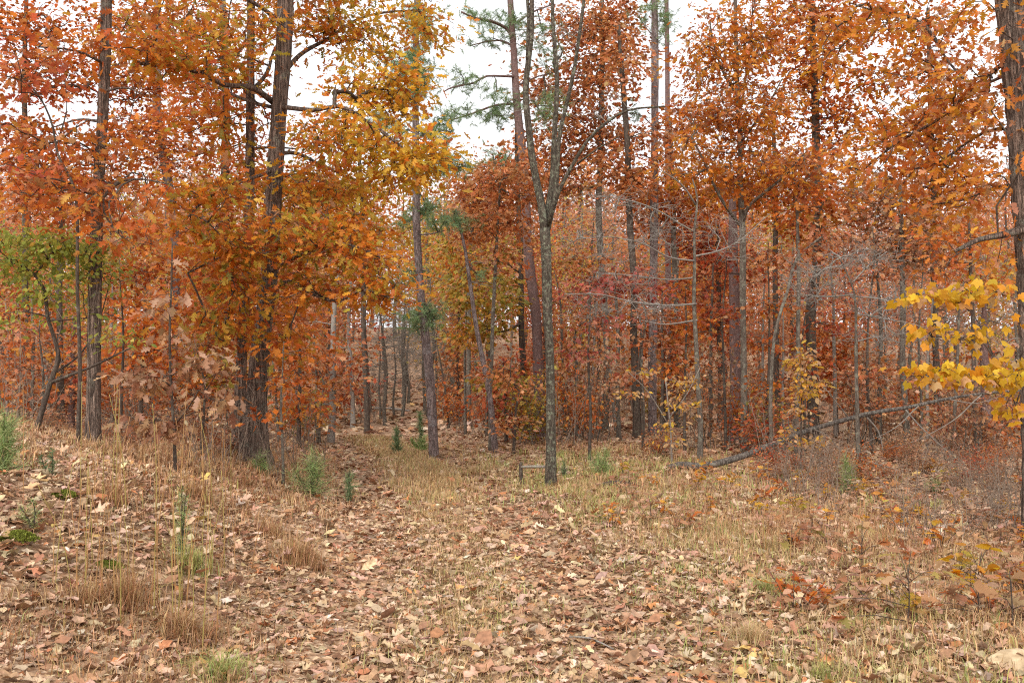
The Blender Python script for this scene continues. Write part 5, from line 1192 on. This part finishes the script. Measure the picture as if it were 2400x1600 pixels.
g1 = ground_hit(1410, 1142); d1 = g1[1]
poly_thing('fallen_branch', 'arched dark fallen branch on the ground beside the tan rock', 'branch', [at(1400, 1140, d1), at(1420, 1134, d1), at(1450, 1131, d1 + .05), at(1480, 1136, d1 + .05), at(1515, 1144, d1)], (.03, .035, .04, .035, .025), 'dark')
for k, (pa, pb, rr, lab) in enumerate([((2000, 1080), (2110, 1110), .012, 'thin fallen stick below the leaning log'), ((1330, 1495), (1440, 1530), .006, 'thin pale twig lying on the leaves in the foreground'), ((880, 960), (960, 968), .05, 'pale fallen log on the slope at the far end of the track')]):
    a, c = ground_hit(*pa), ground_hit(*pb)
    a = a + np.array([0, 0, rr * 1.3]); c = c + np.array([0, 0, rr * 1.3 + .02])
    poly_thing('fallen_stick' if k < 2 else 'fallen_log', lab, 'stick' if k < 2 else 'log', [a, (a + c) / 2 + np.array([0, 0, .03]), c], (rr, rr, rr * .7), 'pale')
import bmesh
def rock(name, label, px, py, sx, sy, sz, seed):
    g = ground_hit(px, py)
    bm = bmesh.new(); bmesh.ops.create_icosphere(bm, subdivisions=3, radius=1)
    r = np.random.default_rng(seed); N = unit(r.normal(0, 1, (9, 3))); D = r.uniform(.62, .95, 9)
    for v in bm.verts:
        p = np.array(v.co)
        for n, d in zip(N, D):
            s = p @ n
            if s > d: p = p - n * (s - d) * .9
        p *= 1 + .02 * math.sin(p[0] * 9 + p[2] * 7)
        v.co = (p[0] * sx, p[1] * sy, p[2] * sz)
    me = bpy.data.meshes.new(name); bm.to_mesh(me); bm.free(); me.materials.append(M['rock'])
    o = link(name, me, None, label=label, category='rock'); o.location = (g[0], g[1], g[2] + sz * .35)
rock('rock', 'angular tan rock on the leaves right of the lichen tree', 1462, 1178, .10, .09, .085, 3)
rock('rock', 'flat pale stone half buried at the lower right edge', 2390, 1560, .17, .15, .06, 5)

# ================================================================== PINE SEEDLINGS, JUNIPERS
def seedling(name, label, cat, px, py, hpx, wpx, n_stems=3, pal='seedling', nlen=.13, nwid=.0035, dens=1.0, whorl=True):
    g = ground_hit(px, py); m = g[1] / F; h = hpx * m; wd = wpx * m / 2
    z0 = float(H(g[0], g[1])); b = np.array([g[0], g[1], z0])
    root = thing(name, label, cat, b)
    parts, cs, ds = [], [], []
    for s in range(n_stems):
        e = np.array([rng.normal(0, wd * .65) if s else 0, rng.normal(0, wd * .4) if s else 0, h * (1 if s == 0 else rng.uniform(.55, .9))])
        path = smooth_path([np.array([0, 0, -.03]), e * .5 + rng.normal(0, .01, 3), e], .05)
        parts.append(tube(path, np.linspace(.008, .003, len(path)), 5))
        for p in path[max(1, len(path) // 6):]:
            for _ in range(2):
                t = p[2] / h
                d = np.array([rng.normal(), rng.normal(), rng.uniform(.3, 1.8)]); d /= np.linalg.norm(d)
                ln = wd * (1.05 - .75 * t) * rng.uniform(.5, 1.0)
                tip = p + d * ln * np.array([1, 1, .7])
                parts.append(tube(np.array([p, (p + tip) / 2, tip]), [.003, .0025, .0015], 3, cap=False))
                for f in (.45, .75, 1.0):
                    cs.append(p + (tip - p) * f); ds.append(d)
    V, T = join(parts)
    link('stem', make_mesh('stem', V, T, None, M['dark'], True), root)
    cs, ds = np.array(cs), unit(np.array(ds) + np.array([0, 0, .4]))
    V, T, cc = needle_tufts(cs, ds, max(4, int(10 * dens)), nlen, nwid, pal, .6, 1.0)
    link('needles', make_mesh('needles', V, T, cc, M['needle']), root, kind='stuff')
seedling('pine_sapling', 'bushy bright green pine sapling at the left edge on the bank', 'pine sapling', 8, 1112, 140, 120, 3, nlen=.16, nwid=.004, dens=1.3)
seedling('pine_seedling', 'small grey-green seedling on the left bank', 'seedling', 122, 1118, 60, 55, 2, 'juniper', .05, .004)
seedling('juniper', 'dark green juniper bush at the far end of the track', 'juniper', 930, 1066, 62, 52, 2, 'juniper', .12, .009, 1.0)
seedling('juniper', 'upright dark juniper left of the tall pine foot', 'juniper', 984, 1055, 90, 46, 1, 'juniper', .13, .009, .8)
seedling('pine_seedling', 'low green pine seedling beside the foot of the tall pine', 'pine seedling', 992, 1062, 36, 44, 3, 'seedling', .14, .012, .8)
seedling('pine_seedling', 'wide wispy pine seedling on the left verge of the track', 'pine seedling', 730, 1165, 110, 150, 5, 'seedling', .2, .0045, .5)
seedling('pine_seedling', 'small dark pine seedling leaning over the left edge of the track', 'pine seedling', 818, 1178, 72, 50, 2, 'juniper', .15, .0045, .7)
seedling('pine_seedling', 'bright green pine seedling under the leaning log', 'pine seedling', 1984, 1158, 84, 52, 2, 'seedling', .2, .0045, 1.1)
seedling('pine_seedling', 'soft green pine seedling right of the lichen tree', 'pine seedling', 1420, 1116, 62, 70, 3, 'seedling', .18, .005, .7)
seedling('pine_seedling', 'low bluish seedling touching the lichen tree foot', 'pine seedling', 1322, 1122, 40, 44, 2, 'juniper', .12, .005, .7)
seedling('pine_seedling', 'pale green seedling in the weeds of the right clearing', 'pine seedling', 2192, 1160, 40, 50, 2, 'seedling', .12, .004, .8)
seedling('pine_seedling', 'wispy seedling between tall stalks on the left bank', 'pine seedling', 424, 1300, 150, 60, 2, 'seedling', .10, .0025, .5)
seedling('pine_seedling', 'tiny green seedling at the left edge above the mossy stone', 'pine seedling', 75, 1245, 70, 50, 2, 'seedling', .08, .0028, .6)
seedling('pine_seedling', 'dull green seedling in front of the large oak foot', 'pine seedling', 610, 1112, 50, 80, 3, 'seedling', .2, .005, .6)

# ================================================================== GRASS TUFTS AND SEEDLINGS IN FRONT
def tuft(label, px, py, n, hgt, rad, pal, wid=.0022, lean=.9, stalks=0, sh=.6):
    g = ground_hit(px, py)
    a = rng.random(n) * 6.28; r = np.abs(rng.normal(0, rad, n))
    V, T, cc = blades(g[0] + np.cos(a) * r, g[1] + np.sin(a) * r, hgt, wid, pal, lean, 2)
    b = np.array([g[0], g[1], float(H(g[0], g[1]))])
    root = thing('grass_tuft', label, 'grass tuft', b)
    link('blades', make_mesh('blades', V - b, T, cc, M['grass']), root, kind='stuff')
    for s in range(stalks):
        q = np.array([rng.normal(0, rad * 1.6), rng.normal(0, rad * 1.6), 0]); h = sh * rng.uniform(.55, 1.1)
        lx = rng.normal(0, .07); ly = rng.normal(0, .07)
        pth = smooth_path([q + np.array([0, 0, -.02]), q + np.array([lx * .3, ly * .3, h * .5]), q + np.array([lx, ly, h])], .06)
        V, T = tube(pth, np.linspace(.0034, .0018, len(pth)), 4)
        col = np.tile(np.array(random.choice([(.52, .30, .12), (.46, .25, .10), (.42, .33, .10)])), (len(V), 1))
        me = make_mesh('stalk', V, T, col, M['grass'])
        # seed head wisps
        link('stalk', me, root)
    return root
tuft('curly brown grass tuft with tall upright stalks on the left bank', 432, 1500, 700, .19, .09, 'grassred', .0024, 1.3, 7, .85)
tuft('tall straw-coloured stalks at the left of the bank', 205, 1420, 260, .15, .07, 'grassred', .0024, 1.0, 11, .85)
tuft('thick clump of rusty stalks in the middle of the left bank', 300, 1420, 560, .22, .11, 'grassred', .0024, 1.0, 16, .80)
tuft('greenish stalks just right of the rusty clump on the left bank', 455, 1335, 320, .18, .09, 'grassgreen', .0024, 1.0, 12, .65)
tuft('tall dry stalks behind on the left bank below the dead-leaved sapling', 262, 1180, 300, .2, .14, 'grassred', .003, .8, 14, .9)
tuft('tall dry stalks beside the dead-leaved sapling', 460, 1170, 300, .2, .12, 'grassred', .003, .8, 14, .9)
tuft('round brown grass tuft at the left edge of the track', 705, 1330, 700, .26, .15, 'grassred', .0024, 1.1, 0)
tuft('brown grass tuft above the round one at the track edge', 640, 1262, 350, .2, .14, 'grassred', .0026, 1.0, 0)
tuft('pale green grass tuft on the right side of the foreground', 1790, 1390, 420, .13, .12, 'grassgreen', .002, 1.1, 3, .5)
tuft('dry straw grass tuft on the right side of the foreground', 1755, 1510, 520, .15, .13, 'grass', .002, 1.3, 0)
tuft('tall thin weed stalks in the right verge', 1800, 1290, 180, .16, .10, 'grass', .002, .9, 6, .55)
tuft('sprawling straw grass in the lower left corner', 520, 1590, 320, .16, .10, 'grassgreen', .0018, 1.6, 0)
tuft('green grass tuft at the bottom edge right of centre', 1930, 1590, 260, .10, .10, 'grassgreen', .0018, 1.2, 0)
tuft('tan grass on the track centre', 1110, 1115, 500, .2, .30, 'grass', .0035, 1.0, 0)
tuft('tan grass tuft left of the level broken branch', 1010, 1105, 400, .2, .35, 'grass', .0035, 1.0, 0)

def leafy_seedling(label, px, py, hpx, spots, pal, leaf, tpl='hi', stem='dark'):
    g = ground_hit(px, py); d = g[1]; b = np.array([g[0], g[1], float(H(g[0], g[1]))]); m = d / F
    root = thing('oak_seedling' if tpl == 'hi' else 'seedling', label, 'seedling', b)
    top = np.array([rng.normal(0, .03), rng.normal(0, .03), hpx * m])
    path = smooth_path([np.array([0, 0, -.03]), top * .5 + rng.normal(0, .012, 3), top], .04)
    V, T = tube(path, np.linspace(.006, .0025, len(path)), 5)
    st = link('stem', make_mesh('stem', V, T, None, M[stem], True), root)
    P, D = [], []
    for (sx, sy) in spots:
        e = np.array([(sx - px) * m, rng.normal(0, .07), (py - sy) * m])
        a = path[int(np.argmin(np.linalg.norm(path - e * np.array([.3, .3, .7]), axis=1)))]
        V, T = tube(np.array([a, (a + e) / 2 + np.array([0, 0, .02]), e]), [.003, .0024, .0016], 4)
        link('twig', make_mesh('twig', V, T, None, M[stem], True), root)
        for _ in range(random.randint(2, 4)):
            dd = unit(e - a) + rng.normal(0, .6, 3); dd[2] = dd[2] * .4 - .15
            P.append(e + rng.normal(0, .01, 3)); D.append(dd)
    P = np.array(P); D = np.array(D)
    R = frames(D, np.array([0, 0, 1.0]) + rng.normal(0, .45, (len(P), 3)))
    S = leaf * np.clip(rng.normal(1, .2, len(P)), .6, 1.4)
    leaf_objects(root, P, R, S, palette_pick(pal, P, 2, 1, .1), tpl, M['leaf'], 'leaf', 10)
PAL['oakfall'] = [(3, (.46, .23, .12)), (1.4, (.44, .14, .045)), (3, (.54, .34, .20)), (1, (.42, .30, .09)), (1, (.30, .11, .05))]
leafy_seedling('oak seedling with big brown-orange leaves on the right of the foreground', 2125, 1480, 150, [(2080, 1345), (2130, 1310), (2180, 1330), (1990, 1400), (1960, 1430), (2110, 1380), (2150, 1300)], 'oakfall', .12)
leafy_seedling('oak seedling with rust-red leaves behind the big brown-leaved one', 2020, 1330, 110, [(1975, 1290), (2040, 1245), (2010, 1260), (1960, 1300), (2060, 1280)], 'oakfall', .115)
leafy_seedling('low rust-leaved oak seedling near the right edge', 2290, 1455, 90, [(2240, 1390), (2280, 1375), (2330, 1385), (2220, 1420), (2180, 1430)], 'oakfall', .12)
leafy_seedling('seedling with round yellow leaves at the right edge', 2290, 1400, 110, [(2250, 1340), (2325, 1340), (2230, 1310), (2280, 1290), (2320, 1285), (2215, 1355)], 'yellow', .085, 'round')
leafy_seedling('oak seedling with tan leaf under the blackish trunk', 2280, 1240, 60, [(2240, 1175), (2270, 1190), (2300, 1200)], 'tan', .17)
leafy_seedling('oak seedling at the far right edge low down', 2375, 1475, 130, [(2390, 1370), (2350, 1400), (2400, 1420)], 'oakfall', .14)
leafy_seedling('small orange oak seedling right of the track verge', 1860, 1290, 60, [(1850, 1270), (1880, 1250), (1900, 1240)], 'oakfall', .13)
# low weeds with mixed autumn leaves along the right verge
proto_w = []
for k in range(6):
    n0 = set(bpy.data.objects)
    px, py = 1700 + k * 90, 1150 + (k % 3) * 30
    pal = ['yellow', 'orange', 'olive', 'brown', 'lowmix', 'brown'][k]
    lab = ['low weed with yellow leaves', 'low weed with orange leaves', 'low weed with olive leaves', 'low weed with brown leaves', 'low weed with mixed autumn leaves', 'low weed with brown leaves'][k] + ' in the right-hand clearing'
    g = ground_hit(px, py); b = np.array([g[0], g[1], float(H(g[0], g[1]))])
    root = thing('weed', lab.replace('in the right-hand clearing', 'in the clearing ') + zone(b[0], b[1]), 'weed', b, 'low weeds in the right-hand clearing')
    parts, P, D = [], [], []
    for s in range(5):
        e = np.array([rng.normal(0, .12), rng.normal(0, .12), rng.uniform(.1, .32)])
        parts.append(tube(np.array([e * [.2, .2, 0] + [0, 0, -.02], e * .55, e]), [.003, .0025, .0015], 4))
        for _ in range(5):
            P.append(e * rng.uniform(.5, 1) + rng.normal(0, .015, 3)); D.append(np.array([rng.normal(), rng.normal(), rng.normal(-.1, .3)]))
    V, T = join(parts); link('stems', make_mesh('stems', V, T, None, M['dark'], True), root, kind='stuff')
    P, D = np.array(P), np.array(D); R = frames(D, np.array([0, 0, 1.0]) + rng.normal(0, .4, (len(P), 3)))
    V, T, cc = build_leaves(TPL['ellip'] + TPL['mid'], P, R, .085 * np.clip(rng.normal(1, .25, len(P)), .5, 1.5), palette_pick(pal, P, 2, 1, .2))
    link('foliage', make_mesh('foliage', V, T, cc, M['leaf']), root, kind='stuff')
    proto_w.append((root, lab))
for k in range(150):
    px = random.uniform(1420, 2440); py = random.uniform(1110, 1260) if k < 80 else random.uniform(1260, 1460)
    if py > 1260 and px < 1850: continue
    g = ground_hit(px, py); r, lab = random.choices(proto_w, [1, 1, 1, 2.5, 1.5, 2.5] if k < 80 else [.4, .5, .6, 3, 1, 3])[0]; s = random.uniform(.5, 1.1)
    copy_tree(r, (g[0], g[1], float(H(g[0], g[1]))), random.random() * 6.28, (s, s), lab.replace('in the right-hand clearing', 'at the clearing edge ' if g[1] > 12 else 'in the clearing ') + (zone(g[0], g[1]) if True else ''), 'low weeds in the right-hand clearing')

# moss cushions on the bank
def moss(label, px, py, r0):
    g = ground_hit(px, py); n = 900
    a = rng.random(n) * 6.28; r = r0 * np.sqrt(rng.random(n))
    x, y = np.cos(a) * r, np.sin(a) * r * .7; z = .4 * r0 * (1 - (r / r0) ** 2) + float(H(g[0], g[1])) - g[2]
    P = np.stack([x, y, z], 1); D = unit(rng.normal(0, .5, (n, 3)) + [0, 0, .6])
    V, T, cc = build_leaves(TPL['far'], P, frames(D, rng.normal(0, 1, (n, 3))), np.full(n, .02), np.tile([.17, .185, .03], (n, 1)) * rng.uniform(.6, 1.3, (n, 1)))
    o = link('moss_cushion', make_mesh('moss_cushion', V, T, cc, M['moss']), None, label=label, category='moss'); o.location = g
moss('bright yellow-green moss cushion between the tall stalks on the left bank', 252, 1335, .10)
moss('dark moss cushion under a pale leaf at the left edge', 40, 1268, .13)
moss('olive moss cushion high on the left bank', 150, 1165, .10)
